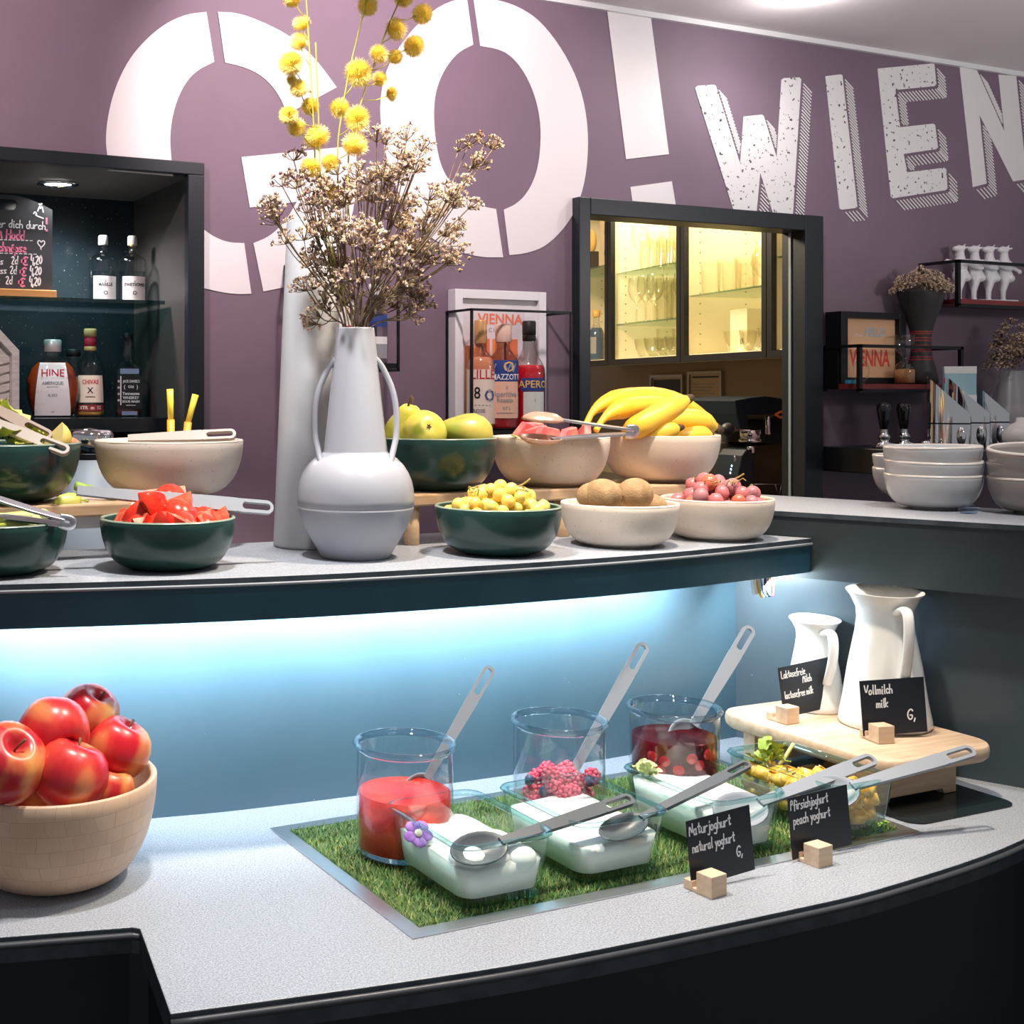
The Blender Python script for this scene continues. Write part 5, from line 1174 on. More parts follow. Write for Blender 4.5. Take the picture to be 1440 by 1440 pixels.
# ---- white wooden house-shaped panel on the lower niche shelf
wp = thing('wooden_house_panel', 'whitewashed wooden house-shaped frame with slanted boards at the picture edge', 'decoration', (py(24, 585, 2.80).x-.1, 2.80, LZ))
hp = [(-.1, 0), (.1, 0), (.1, .152), (0, .258), (-.1, .152)]; hi = [(-.084, .016), (.084, .016), (.084, .144), (0, .234), (-.084, .144)]
M_WWOOD = mat('whitewashed_wood', (.70, .66, .63), .6, c2=(.60, .55, .52), ns=30, st=(1, 1, 6))
mb = MB(); 
for i in range(5): mb.prism([hp[i], hp[(i+1) % 5], hi[(i+1) % 5], hi[i]], -.022, .022, 0, XZ)
mb.build('frame', M_WWOOD, wp); MB().prism(hi, .006, .012, 0, XZ).build('back_board', M_WWOOD, wp)
for k in range(9):
    z = .02+k*.021; x1_ = .083 if z < .12 else .06
    if z < .17: MB().prism([(.0, z), (x1_, z+.022), (x1_, z+.038), (.0, z+.016)], .000, .006, 0, XZ).build('slat', M_WWOOD, wp); MB().prism([(-x1_, z+.022), (.0, z), (.0, z+.016), (-x1_, z+.038)], .000, .006, 0, XZ).build('slat', M_WWOOD, wp)

# ================================================================== WIRE RACKS ON THE WALL
def rack(label, x0, x1, y0, z0, z1, bm, r_=.0035, loc=None):
    t = thing('wire_shelf', label, 'shelf', (x0, W, z0))
    w_ = x1-x0; d = W-y0; h = z1-z0; mb = MB()
    for x, y in ((0, 0), (w_, 0), (0, -d), (w_, -d)): mb.box(x-r_, y-r_ if y else -2*r_, 0, x+r_, y+r_ if y else 0, h)
    for z in (0, h):
        mb.box(-r_, -d-r_, z-r_, w_+r_, -d+r_, z+r_)
        for x in (0, w_): mb.box(x-r_, -d, z-r_, x+r_, 0, z+r_)
    mb.build('wire_frame', M_BLACK, t)
    MB().box(0, -d, .004, w_, -.001, .016).build('board', bm, t)
    return t
rack('thin black wire shelf with liqueur bottles and the white framed poster', xat(628, 2.6), xat(803, 2.49), 2.49, 1.398, 1.702, M_BLACK, .0028)
RZ1 = 1.4145
rack('thin black wire shelf on the wall half hidden behind the dried flowers', xat(400, 2.6), xat(560, 2.49), 2.49, 1.556, 1.795, M_BLACK, .0028)
# framed poster
fp = thing('framed_poster', 'white framed poster with VIENNA in orange above orange drinks, behind the bottles', 'poster', ((xat(640, 2.565)+xat(768, 2.565))/2, 2.58, RZ1))
fw = (xat(768, 2.565)-xat(640, 2.565))/2; fh = 1.757-RZ1
for a in ((-fw, 0, -fw+.022, fh), (fw-.022, 0, fw, fh), (-fw+.022, 0, fw-.022, .022), (-fw+.022, fh-.022, fw-.022, fh)):
    MB().box(a[0], -.016, a[1], a[2], .017, a[3]).build('frame_bar', M_WHITE, fp, bevel=.001)
MB().box(-fw+.02, -.004, .02, fw-.02, .012, fh-.02).build('mount', P_WH, fp)
pz_ = lambda y: 1.5+(555-y)/1750*3.09-RZ1
pq = MB().box(-fw+.030, -.0048, .03, fw-.058, -.004, pz_(437)).build('print', P_('skin', (.72, .68, .70)), fp)
text('VIENNA', .036, P_('orange', (.80, .22, .12)), pq, T((.004, -.0052, pz_(450))), bold=.0010, sx=1.02)
text('SPRITZ'.replace('SPRITZ', '. C I T Y .'), .014, P_GY, pq, T((-.010, -.0052, pz_(465))))
for k, x in enumerate((-.048, .0, .035)): 
    MB().prism([(x-.020, .05), (x+.020, .05), (x+.020, pz_(477)), (x-.020, pz_(477))], .0052, .0056, 0, Matrix(((1, 0, 0, 0), (0, 0, -1, 0), (0, 1, 0, 0), (0, 0, 0, 1)))).build('printed_glass', P_('drink%d' % (k % 2), [(.80, .20, .08), (.86, .28, .08)][k % 2]), pq)
G_PK = glass('rose_bottle_glass', (.93, .86, .83), (.55, .42, .4), blend=.35)
lil = [(0, 0), (.032, 0), (.035, .004), (.0355, .01), (.0355, .165), (.033, .182), (.022, .197), (.0145, .208), (.0135, .225), (.0135, .268)]
x = xat(676, 2.545)
bottle('aperitif_bottle', 'slim rose aperitif bottle with gold top and cream label reading LILL', (x, 2.545, RZ1), lil, G_PK, (mat('rose_liquid', (.72, .32, .17), .15, coat=.3), .19), [([(.0142, .225), (.0152, .227), (.0152, .284), (.014, .287), (0, .287)], mat('gold_foil', (.70, .38, .16), .35, m=.3))],
       [(.016, .157, .0345, 0, P_CR, [('LILLET', .032, .143, P_RD, .85, .010), ('o', .06, .095, P_('navyblue', (.06, .09, .25)), .9, .018), ('8', .04, .095, P_BK, .8, -.014), ('- - - - -', .014, .066, P_GY, 1, 0), ('ROSE', .012, .05, P_GY, 1, -.01)])], facecam((x, 2.545)), rot=.15).scale.z = .93
x = xat(661, 2.585)
bottle('amber_bottle', 'amber liqueur bottle at the back, partly hidden by the rose bottle', (x, 2.567, RZ1), [(0, 0), (.024, 0), (.026, .006), (.026, .20), (.018, .215), (.010, .222), (.010, .26)], G_PK, (mat('amber_liqueur', (.60, .22, .07), .15, coat=.3), .205), [], [(.03, .15, .02, 0, P_GO, [])], facecam((x, 2.57)))
ram = [(0, 0), (.032, 0), (.036, .004), (.0365, .01), (.0365, .165), (.034, .180), (.024, .193), (.0165, .204), (.015, .222), (.015, .25)]
x = xat(708, 2.53)
bottle('bitter_bottle', 'red liqueur bottle with blue and peach label reading RAMAZZOTTI', (x, 2.53, RZ1), ram, G_PK, (mat('red_liqueur', (.42, .006, .02), .15, coat=.3), .172), [([(.0185, .222), (.0200, .225), (.0200, .264), (.018, .268), (0, .268)], mat('peach_cap', (.80, .55, .44), .5))],
       [(.122, .176, .036, 0, P_BL, [('RAMAZZOTTI', .0185, .133, P_WH, .78, .0), ('W  W', .03, .155, P_('skyblue', (.25, .32, .50)), 1, -.008), ('O', .034, .158, P_GO, 1, .014)]), (.030, .122, .034, 0, P_('peach', (.82, .50, .36)), [('il', .010, .106, P_GY, 1, .008), ('Aperitivo', .017, .090, P_GY, .9, .004), ('Rosato', .015, .075, P_GY, .9, .004), ('0,7 L', .009, .055, P_GY, 1, .008), ('-----------', .011, .044, P_GY, 1, .004)])], facecam((x, 2.53))).scale.z = .96
ape = [(0, 0), (.035, 0), (.0395, .005), (.040, .012), (.040, .150), (.038, .170), (.031, .188), (.022, .205), (.0165, .225), (.0145, .25), (.0145, .285)]
x = xat(744, 2.545)
bottle('orange_bitter_bottle', 'wide red aperitif bottle with black cap and blue label reading APEROL', (x, 2.545, RZ1), ape, G_BOT, (mat('scarlet_liquid', (.60, .008, .02), .15, coat=.3), .178), [([(.0158, .262), (.0168, .264), (.0168, .298), (.015, .301), (0, .301)], P_BK), ([(.0152, .245), (.0165, .248), (.0165, .259), (.015, .262)], P_BK)],
       [(.106, .142, .030, 0, P_BL, [('APEROL', .026, .124, P_GO, .9, .004)]), (.036, .104, .026, 0, P_('mint', (.66, .72, .66)), [('i', .012, .08, P_GY, 1, 0), ('---', .012, .05, P_GY, 1, 0)])], facecam((x, 2.545)), rot=.35).scale.z = .89
x = xat(527, 2.54)
bottle('blue_label_bottle', 'clear bottle with blue shoulder and white label behind the vase neck', (x, 2.54, 1.572), [(0, 0), (.028, 0), (.030, .005), (.030, .10), (.028, .118), (.014, .135), (.012, .165)], G_BOT, None, [([(.0135, .16), (.014, .162), (.014, .185), (0, .187)], P_WH)], [(.012, .045, .0285, 0, P_GY, []), (.045, .062, .0285, 0, P_WH, []), (.085, .118, .0285, 0, P_BL, [])], facecam((x, 2.54)))
cq = thing('white_card', 'white card with a red print standing behind the vase mouth', 'card', (xat(490, 2.55), 2.55, 1.572)); MB().box(-.022, -.001, 0, .022, .001, .145).build('card_board', P_WH, cq, rot=(-.05, 0, 0))
text('SA', .02, P_RD, cq, T((0, -.009, .12))); text('&', .05, P_RD, cq, T((.0, -.008, .07)))

# ================================================================== KITCHEN CABINETS BEHIND THE PASS-THROUGH
KBZ, KTZ = 1.628, 2.32
def kobj(name, label, cat, x, y, z, group=None, rz=0): return thing(name, label, cat, KM @ V((x, y, z)), kang+rz, group)
def cabinet(label, l0, l1, shelves, handle=True):
    t = kobj('glass_cabinet', label, 'cabinet', l0, 0, KBZ, 'glass fronted kitchen cabinets'); w_ = l1-l0; h = KTZ-KBZ; e = .014; d = .325
    mb = MB().box(0, .02, 0, e, d, h).box(w_-e, .02, 0, w_, d, h).box(e, d-.01, 0, w_-e, d, h).box(e, .02, 0, w_-e, d-.01, e).box(e, .02, h-e, w_-e, d-.01, h)
    for zz in [z-.0 for z in range(0)]: pass
    for k in range(16):
        z = .05+k*.036
        for y in (.07, .25): mb.box(w_-e-.0008, y-.002, z-.002, w_-e, y+.002, z+.002, 1); mb.box(e, y-.002, z-.002, e+.0008, y+.002, z+.002, 1)
        mb.box(.05, d-.0108, z-.002, .054, d-.0098, z+.002, 1); mb.box(w_-.12, d-.0108, z-.002, w_-.116, d-.0098, z+.002, 1)
    mb.build('carcass', [M_CREAM, M_BLACK], t)
    s_ = .026; dr = MB().box(.002, 0, -.012, s_, .019, h).box(w_-s_, 0, -.012, w_-.002, .019, h).box(s_, 0, -.012, w_-s_, .019, .010).box(s_, 0, h-.02, w_-s_, .019, h).build('door_frame', M_BLACK, t)
    MB().box(s_, .008, .010, w_-s_, .011, h-.02).build('pane', glass('door_pane', (.97, .97, .95), (.7, .7, .66), blend=.3), dr)
    for z in shelves: MB().box(e, .03, z-KBZ-.003, w_-e, d-.02, z-KBZ+.003).build('glass_shelf', glass('green_shelf_glass', (.93, .97, .94), (.20, .48, .40), blend=.45), t)
    return t
cabinet('narrow glass cabinet with bottles at the left inside the pass-through', -.55, 0, [2.02])
cabinet('lit glass cabinet with three rows of glasses, left of the two bright ones', 0, .536, [1.976, 1.775])
cabinet('lit glass cabinet with one glass shelf, right of the two bright ones', .536, 1.042, [1.847])
cabinet('narrow glass cabinet cut by the right door jamb', 1.042, 1.16, [1.93])
for l0, l1, e in ((.02, .52, 5.0), (.55, 1.03, 5.0), (1.045, 1.155, .5), (-.5, -.03, .6)):
    p = KM @ V(((l0+l1)/2, .14, KTZ-.02)); o = area('cabinet_light', p, p-V((0, 0, 1)), (l1-l0)*.8, .2, e, (1, .86, .60)); o.rotation_euler = (0, 0, kang)
# glasses
def gl(prof): 
    o = MB().lathe(prof, 20).build('g', G_BAR); m = o.data; bpy.data.objects.remove(o); return m
GW = gl([(0, .002), (.030, .001), (.032, .003), (.006, .006), (.0035, .012), (.0035, .075), (.010, .083), (.026, .10), (.034, .125), (.033, .155), (.029, .178)])
GT = gl([(0, .002), (.028, .001), (.030, .006), (.034, .11)]); GHB = gl([(0, .003), (.030, .002), (.031, .01), (.033, .155)])
GSN = gl([(0, .002), (.030, .001), (.032, .003), (.006, .006), (.005, .035), (.025, .05), (.045, .085), (.040, .12), (.030, .14)]); GBW = gl([(0, .002), (.035, .002), (.048, .03), (.055, .07)])
gg = random.Random(9); cnt = 0
def put(l0, l1, z, kinds, rows=(.08, .15, .22, .28), step=.066, grp='', lab=''):
    for r_, y in enumerate(rows):
        x = l0+gg.uniform(0, .02)
        while x < l1:
            me, nm = gg.choice(kinds); o = mk(nm, me, None, KM @ V((x, y, z+.0035)), (0, 0, gg.uniform(0, 6))); tag(o, lab, 'glass', grp); x += step*gg.uniform(.95, 1.15)
put(.10, .50, 1.976, [(GHB, 'tumbler'), (GW, 'wine_glass'), (GT, 'tumbler')], grp='glasses on the top shelf of the left bright cabinet', lab='clear glass on the upper shelf of the left bright cabinet')
put(.08, .50, 1.775, [(GW, 'wine_glass'), (GW, 'wine_glass'), (GHB, 'tumbler')], grp='glasses on the lower shelf of the left bright cabinet', lab='clear glass on the lower glass shelf of the left bright cabinet')
put(.16, .50, KBZ+.012, [(GT, 'tumbler'), (GBW, 'glass_bowl')], grp='glasses on the floor of the left bright cabinet', lab='low clear glass on the floor of the left bright cabinet')
put(.60, 1.0, 1.847, [(GSN, 'brandy_glass'), (GT, 'tumbler'), (GW, 'wine_glass')], step=.095, grp='glasses on the shelf of the right bright cabinet', lab='clear stemmed glass on the shelf of the right bright cabinet')
put(.76, 1.0, KBZ+.012, [(GSN, 'brandy_glass'), (GBW, 'glass_bowl'), (GT, 'tumbler')], step=.095, grp='glasses on the floor of the right bright cabinet', lab='clear glass on the floor of the right bright cabinet')
t = kobj('white_box', 'pale carton standing on the floor of the right bright cabinet', 'box', .69, .17, KBZ+.015); MB().box(-.05, -.04, 0, .05, .05, .15).build('carton', P_('carton', (.62, .55, .40)), t, bevel=.001); MB().box(.012, -.0412, .03, .03, -.04, .05).build('printed_mark', P_BK, t)
t = kobj('carton', 'pale box with black print on the top shelf at the left of the pass-through', 'box', -.14, .14, 2.0235); MB().box(-.10, -.05, 0, .10, .06, .22).build('carton_body', P_('carton2', (.70, .55, .36)), t); MB().box(-.06, -.0512, .05, .0, -.05, .07).build('printed_mark', P_BK, t); MB().box(-.06, -.0512, .14, -.03, -.05, .148).build('printed_mark', P_BK, t)
t = kobj('yellow_pouch', 'yellow round pouch hanging beside the carton in the left cabinet', 'pouch', -.30, .08, 2.0235); MB().ball((0, 0, .12), (.035, .02, .05), 14, 10).build('pouch_body', P_GO, t); MB().box(-.04, -.015, 0, .04, .015, .075).build('pouch_base', P_BK, t)
for lab, x, g_, c, lb in [('dark blue-grey bottle with wide lid in the left cabinet', -.33, G_BOT, (.03, .10, .22), P_GY), ('dark bottle with peach label in the left cabinet', -.12, G_BOT, (.03, .02, .02), P_CR), ('dark red-topped bottle behind the peach label bottle', -.07, G_BOT, (.05, .008, .01), P_BK)]:
    bottle('liquor_bottle', lab, KM @ V((x, .12 if lb != P_BK else .2, KBZ+.015)), wh, g_, (mat('liq_'+lab[:12], c, .15), .14), [([(.014, .185), (.016, .187), (.016, .215), (0, .217)], P_RD if lb != P_GY else P_GO)], [(.03, .10, .031, 0, lb, [])], kang)
# framed notices on the kitchen wall
wn = V((.978, -.208, 0)); wp0 = KM @ V((0, .34, 0))
def notice(label, x0, y0, x1, y1, inner, fm):
    a = pp(x0, (y0+y1)/2, wp0, wn); b2 = pp(x1, (y0+y1)/2, wp0, wn); D_ = (a+b2)/2; zt = pp((x0+x1)/2, y0, wp0, wn).z; zb_ = pp((x0+x1)/2, y1, wp0, wn).z
    wd = (b2-a).length/2; h = zt-zb_; t = thing('framed_notice', label, 'notice', (D_.x, D_.y, zb_), kang)
    mb = MB().box(-wd, -.015, 0, -wd+.012, 0, h).box(wd-.012, -.015, 0, wd, 0, h).box(-wd+.012, -.015, 0, wd-.012, 0, .012).box(-wd+.012, -.015, h-.012, wd-.012, 0, h); mb.build('frame', fm, t)
    MB().box(-wd+.012, -.006, .012, wd-.012, -.002, h-.012).build('paper', inner, t); return t, wd, h
M_PAP = mat('aged_paper', (.55, .44, .28), .7)
t, wd, h = notice('small framed notice with a dark header on the kitchen wall', 918, 527, 964, 580, M_PAP, mat('silver_frame', (.35, .35, .33), .3, m=.6))
MB().box(-wd+.02, -.0075, h*.45, wd-.02, -.006, h-.02).build('dark_header', P_BK, t)
t, wd, h = notice('larger framed price notice in a silver frame on the kitchen wall', 971, 522, 1019, 600, M_PAP, mat('silver_frame', (.35, .35, .33), .3, m=.6))
for k in range(12): MB().box(-wd+.025, -.0068, h*.12+k*h*.058, wd*(.3+.4*((k*7) % 3)/3), -.006, h*.12+k*h*.058+.004).build('printed_line', P_GY, t)
MB().box(-wd+.025, -.0068, h*.88, wd-.03, -.006, h*.91).build('printed_line', P_BK, t)
kc = thing('kitchen_counter', 'dark kitchen counter under the glass cabinets behind the pass-through', 'counter', K0, kang)
MB().box(-1.2, -.28, 0, 1.0, .335, 1.12).build('counter_body', M_FASC, kc); MB().box(-1.2, -.29, 1.12, 1.0, .335, 1.15).build('counter_top', mat('dark_top', (.06, .055, .05), .35), kc)
# coffee machine
CYm = 2.98
cmc = thing('coffee_machine', 'black and chrome espresso machine behind the pass-through with a black knob', 'coffee machine', py(1070, 690, CYm)); cmc.location.z = 1.15; o0 = cmc.location
def sil(name, pts, m, d0=0.0, d1=.2, bev=.003):
    q = [py(x, y, CYm)-o0 for x, y in pts]; return MB().prism([(p.x, p.z) for p in q], d0, d1, 0, XZ).build(name, m, cmc, bevel=bev)
sil('hood', [(1027, 563), (1050, 559), (1070, 557), (1092, 560), (1100, 567), (1097, 578), (1088, 583), (1045, 584), (1045, 600), (1033, 602), (1029, 582)], mat('black_plastic', (.006, .012, .018), .35), -.02, .22)
sil('body', [(1045, 634), (1050, 632), (1112, 620), (1135, 620), (1135, 705), (1045, 705)], mat('dark_bronze_metal', (.06, .05, .035), .3, m=.6), .03, .24)
sil('side_panel', [(1036, 632), (1046, 630), (1046, 705), (1020, 705), (1024, 668), (1030, 640)], mat('black_plastic', (.006, .012, .018), .35), -.04, .06)
sil('upper_block', [(1086, 592), (1112, 575), (1135, 575), (1135, 624), (1080, 624)], mat('black_plastic', (.006, .012, .018), .35), .02, .2)
sil('window', [(1049, 650), (1068, 650), (1068, 662), (1049, 662)], P_BK, .022, .03, 0)
def cyl(name, x, y, r_, l, m, ax='Y', dy=0): 
    p = py(x, y, CYm)-o0; M = T(p+V((0, dy, 0))) @ (Matrix.Rotation(-PI/2, 4, 'X') if ax == 'Y' else Matrix.Rotation(PI/2, 4, 'Y') if ax == 'X' else Matrix())
    return MB().lathe([(0, -l/2), (r_*.9, -l/2), (r_, -l/2+.002), (r_, l/2-.002), (r_*.9, l/2), (0, l/2)], 20, 0, M).build(name, m, cmc)
cyl('group_head', 1062, 611, .032, .03, M_CHROME, 'Z', .02); cyl('group_ring', 1062, 620, .036, .012, M_CHROME, 'Z', .02); cyl('boiler_pipe', 1080, 598, .008, .06, M_CHROME, 'Z', .0); cyl('milk_jug', 1106, 602, .018, .05, M_CHROME, 'Z', -.03)
cyl('spout', 1046, 632, .012, .022, M_CHROME, 'Z', -.03)
a = py(1023, 604, CYm-.08)-o0; b2 = py(1052, 604, CYm)-o0
MB().tube([a, a.lerp(b2, .5), b2], [.007, .006, .009], 10).build('portafilter_arm', M_CHROME, cmc)
MB().ball(a, (.021, .021, .021), 16, 12).build('knob', P_BK, cmc)
MB().tube(smooth([py(1090, 583, CYm-.02)-o0, py(1100, 578, CYm-.02)-o0, py(1112, 578, CYm-.02)-o0, py(1112, 586, CYm-.02)-o0, py(1098, 588, CYm-.02)-o0, py(1090, 583, CYm-.02)-o0], 2), .004, 8).build('orange_cloth', mat('orange_cloth', (.80, .20, .03), .6), cmc)
for k, (x, y) in enumerate([(1034, 645), (1029, 655), (1028, 660), (1027, 665)]): MB().ball(py(x, y, CYm-.045)-o0, (.003, .002, .004) if k else (.006, .002, .010), 8, 6).build('indicator_light', mat('blue_led', (.35, .55, 1), emit=3) if k else M_CHROME, cmc)
MB().tube([py(1060, 681, CYm-.03)-o0, py(1105, 681, CYm-.03)-o0], .0015, 6).build('drip_rail', M_STEEL, cmc)
for xa, xb in ((1090, 1094), (1099, 1096)): MB().tube([py(xa, 681, CYm-.03)-o0, py(xb, 695, CYm-.03)-o0], .0014, 6).build('rail_strut', M_STEEL, cmc)
kl = area('added_kitchen_light', (2.35, 3.6, 2.45), (2.9, 3.3, 1.2), .3, .3, 60, (1, .82, .58))  # unseen warm light added to brighten the kitchen wall

# ================================================================== RIGHT WALL SHELVES
SY0 = 2.475
def wshelf(label, x0, x1, z0, z1, solid_left):
    t = thing('wall_shelf', label, 'shelf', (x0, W, z0)); w_ = x1-x0; d = W-SY0; h = z1-z0; r_ = .0055; mb = MB()
    for x in (0, w_): mb.box(x-r_, -d-r_, -.006, x+r_, -d+r_, h)
    for x in (0, w_): mb.box(x-r_, -.012, -.006, x+r_, 0, h).box(x-r_, -d, h-r_*1.6, x+r_, 0, h)
    mb.box(-r_, -d-r_, h-r_*1.6, w_+r_, -d+r_, h); mb.box(-r_, -d-r_, -.010, w_+r_, -d+r_, 0); mb.build('wire_frame', M_BLACK, t)
    if solid_left: MB().box(-.004, -.055, 0, .004, -.001, h-.002).build('end_panel', M_BLACK, t)
    MB().box(0, -d-.004, 0, w_, -.001, .014).build('board', M_RED, t); return t
LX0, LX1 = xat(1157, 2.6), xat(1351, SY0)
wshelf('lower black framed wall shelf with red board carrying picture, hourglass and vase', LX0, LX1, 1.516, 1.640, True); LSZ = 1.531
UX0 = xat(1347, SY0)
wshelf('upper black framed wall shelf with red board carrying the white cows', UX0, 3.95, 1.765, 1.893, False); USZ = 1.780
# picture
px0, px1 = xat(1182, 2.54), xat(1273, 2.54); pw = (px1-px0)/2; ph = .205
pc = thing('framed_picture', 'orange picture with blue and red letters in a deep black frame on the lower shelf', 'picture', ((px0+px1)/2, 2.565, LSZ))
for a in ((-pw, 0, -pw+.026, ph), (pw-.026, 0, pw, ph), (-pw+.026, 0, pw-.026, .018), (-pw+.026, ph-.018, pw-.026, ph)): MB().box(a[0], -.028, a[1], a[2], .028, a[3]).build('frame_bar', M_BLACK, pc, bevel=.001)
pr_ = MB().box(-pw+.024, -.012, .016, pw-.024, -.004, ph-.016).build('print', P_('tan', (.78, .46, .26)), pc)
text('VIENNA', .066, P_('vermilion', (.70, .07, .05)), pr_, T((0, -.0125, .072)), bold=.0018, sx=.68, shear=.06)
text('HELLO', .036, P_('paleblue', (.45, .55, .60)), pr_, T((.024, -.0125, .148)), bold=.001, sx=.8); text('~', .06, P_('palepink', (.78, .56, .48)), pr_, T((-.045, -.0125, .142)), bold=.001)
o = MB().box(-.014, -.006, 0, .014, .006, .010).build('blue_tag', mat('turquoise_tag', (.03, .30, .45), .4), None, (xat(1196, 2.50), 2.50, LSZ)); tag(o, 'small turquoise tag on the lower wall shelf below the picture', 'tag')
# loupe-like glass ornament in front of the picture
go = thing('glass_ornament', 'clear round glass ornament on a stand in front of the orange picture', 'ornament', (xat(1212, 2.50), 2.502, LSZ)); MB().lathe([(.030, -.002), (.033, 0), (.030, .002), (.027, 0), (.030, -.002)], 32, 0, T((0, 0, .036)) @ Matrix.Rotation(PI/2, 4, 'X')).build('ring', G_BOT, go); MB().lathe([(0, 0), (.014, 0), (.012, .004), (0, .005)], 16).build('foot', G_BOT, go)
# hourglass
hx = xat(1273, 2.51); hg = thing('hourglass', 'clear hourglass with brown sand in its lower half on the wall shelf', 'hourglass', (hx, 2.512, LSZ))
MB().lathe([(0, .0), (.026, 0), (.0285, .004), (.0285, .04), (.022, .056), (.007, .069), (.004, .074), (.007, .080), (.022, .096), (.0275, .108), (.0275, .140), (.026, .1415), (0, .1415)], 32).build('glass_body', G_BOT, hg); MB().lathe([(0, .003), (.0265, .003), (.0265, .041), (.01, .043), (0, .043)], 28).build('sand', mat('brown_sand', (.46, .20, .06), .8, c2=(.52, .25, .09), ns=200), hg)
# hourglass-shaped dark vase with red bands
bx = xat(1306, 2.50); bv = thing('banded_vase', 'tall dark waisted vase with red rings and dried flowers on the lower wall shelf', 'vase', (bx, 2.525, LSZ))
vp = [(0, 0), (.042, 0), (.046, .003), (.044, .02), (.038, .05), (.030, .075), (.0265, .10), (.0265, .13), (.030, .155), (.040, .19), (.053, .225), (.064, .262), (.066, .275), (.063, .276), (.050, .225), (0, .20)]
MB().lathe(vp, 40).build('vase_body', mat('charcoal_ceramic', (.035, .03, .032), .5), bv)
for z in (.070, .078, .094, .100, .112, .126, .134, .146, .152): MB().lathe([(interp(vp[1:13], z)-.001, z-.003), (interp(vp[1:13], z)+.0012, z), (interp(vp[1:13], z)-.001, z+.003)], 36).build('red_ring', mat('dull_red_glaze', (.30, .035, .03), .5), bv)
fr2 = random.Random(12)
def mass(name, label, loc, rx, ry, rz_, n, ums, sc, parent=None):
    t = thing(name, label, 'dried flower', loc)
    for i in range(n):
        a = fr2.uniform(0, 2*PI); q = math.sqrt(fr2.random()); c = V((rx*q*math.cos(a), ry*q*math.sin(a), rz_*fr2.random()*(1.1-q*.7)))
        o = mk('flower_head', fr2.choice(ums), t, c, (c+V((0, 0, .015))).to_track_quat('Z', 'Y').to_euler()); o.scale = (sc*fr2.uniform(.8, 1.25),)*3
    return t
mass('dried_flower_bunch', 'dense brown dried flower cushion on top of the banded vase', (bx, 2.525, LSZ+.272), .078, .065, .055, 60, UM[:2]+[UM[3]], 1.15)
# tea packet
tpk = thing('tea_packet', 'pale blue and white packet with a red circle behind the chrome holders', 'packet', (xat(1348, 2.50)+.04, 2.46, 1.35)); 
tpk.location = (xat(1349, 2.40), 2.40, 1.3545); tpk.rotation_euler = (0, 0, facecam(tpk.location)+.15)
MB().box(-.040, -.02, 0, .040, .02, .225).build('packet_body', P_('aqua', (.34, .55, .62)), tpk, bevel=.002); MB().box(-.0402, -.0204, .10, .0402, -.0200, .145).build('white_band', P_WH, tpk); MB().box(-.0402, -.0204, .205, .0402, -.0200, .225).build('white_band', P_WH, tpk)
MB().lathe([(0, -.0006), (.014, -.0004)], 20, 0, T((-.028, -.0203, .185)) @ Matrix.Rotation(PI/2, 4, 'X')).build('red_circle', P_RD, tpk); MB().lathe([(0, -.0012), (.010, -.0010)], 20, 0, T((-.028, -.0203, .185)) @ Matrix.Rotation(PI/2, 4, 'X')).build('white_disc', P_WH, tpk)
# cows
M_COW = mat('white_ceramic', (.78, .77, .80), .35)
cow0 = V((xat(1384, 2.53), 2.535, USZ)); cg = thing('cow_figurine', 'white ceramic figurine of four cows standing arm in arm on the upper wall shelf', 'figurine', cow0, -.22)
MB().prism(rrect(.108, .026, .01, 5), 0, .005).build('base', M_COW, cg, bevel=.001)
CXS = [-.078, -.027, .024, .075]
cm = MB()
for i, x in enumerate(CXS):
    for lx, ly in ((-.012, -.010), (.006, .012)):
        cm.tube([(x+lx*.9, ly, .003), (x+lx, ly, .012), (x+lx*1.0, ly, .030), (x+lx*.6, ly*.9, .055), (x, ly*.6, .075)], [.008, .0065, .0075, .012, .016], 12)
    cm.ball((x+.002, 0, .078), (.024, .022, .024), 18, 12); cm.ball((x+.010, -.014, .070), (.013, .012, .012), 14, 10); cm.ball((x, 0, .105), (.021, .019, .028), 18, 12)
    cm.tube([(x, 0, .115), (x-.001, 0, .135), (x-.003, 0, .150)], [.018, .013, .0125], 14)
    cm.ball((x-.005, -.002, .156), (.017, .013, .0125), 16, 10); cm.ball((x-.018, -.004, .157), (.010, .010, .0085), 14, 8)
    for sy in (-1, 1):
        cm.tube([(x+.004, sy*.009, .165), (x+.007, sy*.014, .172)], [.003, .0015], 8); cm.tube([(x+.006, sy*.010, .160), (x+.015, sy*.017, .161)], [.004, .0025], 8)
    if i < 3: cm.tube([(x+.012, -.010, .122), (x+.026, -.020, .105), (CXS[i+1]-.004, -.021, .098), (CXS[i+1]+.012, -.018, .100)], [.008, .007, .0065, .006], 12)
cm.tube([(CXS[0]-.008, -.004, .120), (CXS[0]-.028, -.006, .117), (CXS[0]-.048, -.006, .119)], [.009, .006, .0055], 12); cm.ball((CXS[0]-.050, -.006, .119), (.008, .007, .007), 12, 8)
cm.tube([(CXS[3]+.010, -.004, .120), (CXS[3]+.026, -.008, .102), (CXS[3]+.044, -.010, .092)], [.009, .0065, .0055], 12); cm.ball((CXS[3]+.045, -.010, .091), (.007, .007, .008), 12, 8)
o = cm.build('cows', M_COW, cg); rm = o.modifiers.new('union', 'REMESH'); rm.mode = 'VOXEL'; rm.voxel_size = .0022; rm.use_smooth_shade = True
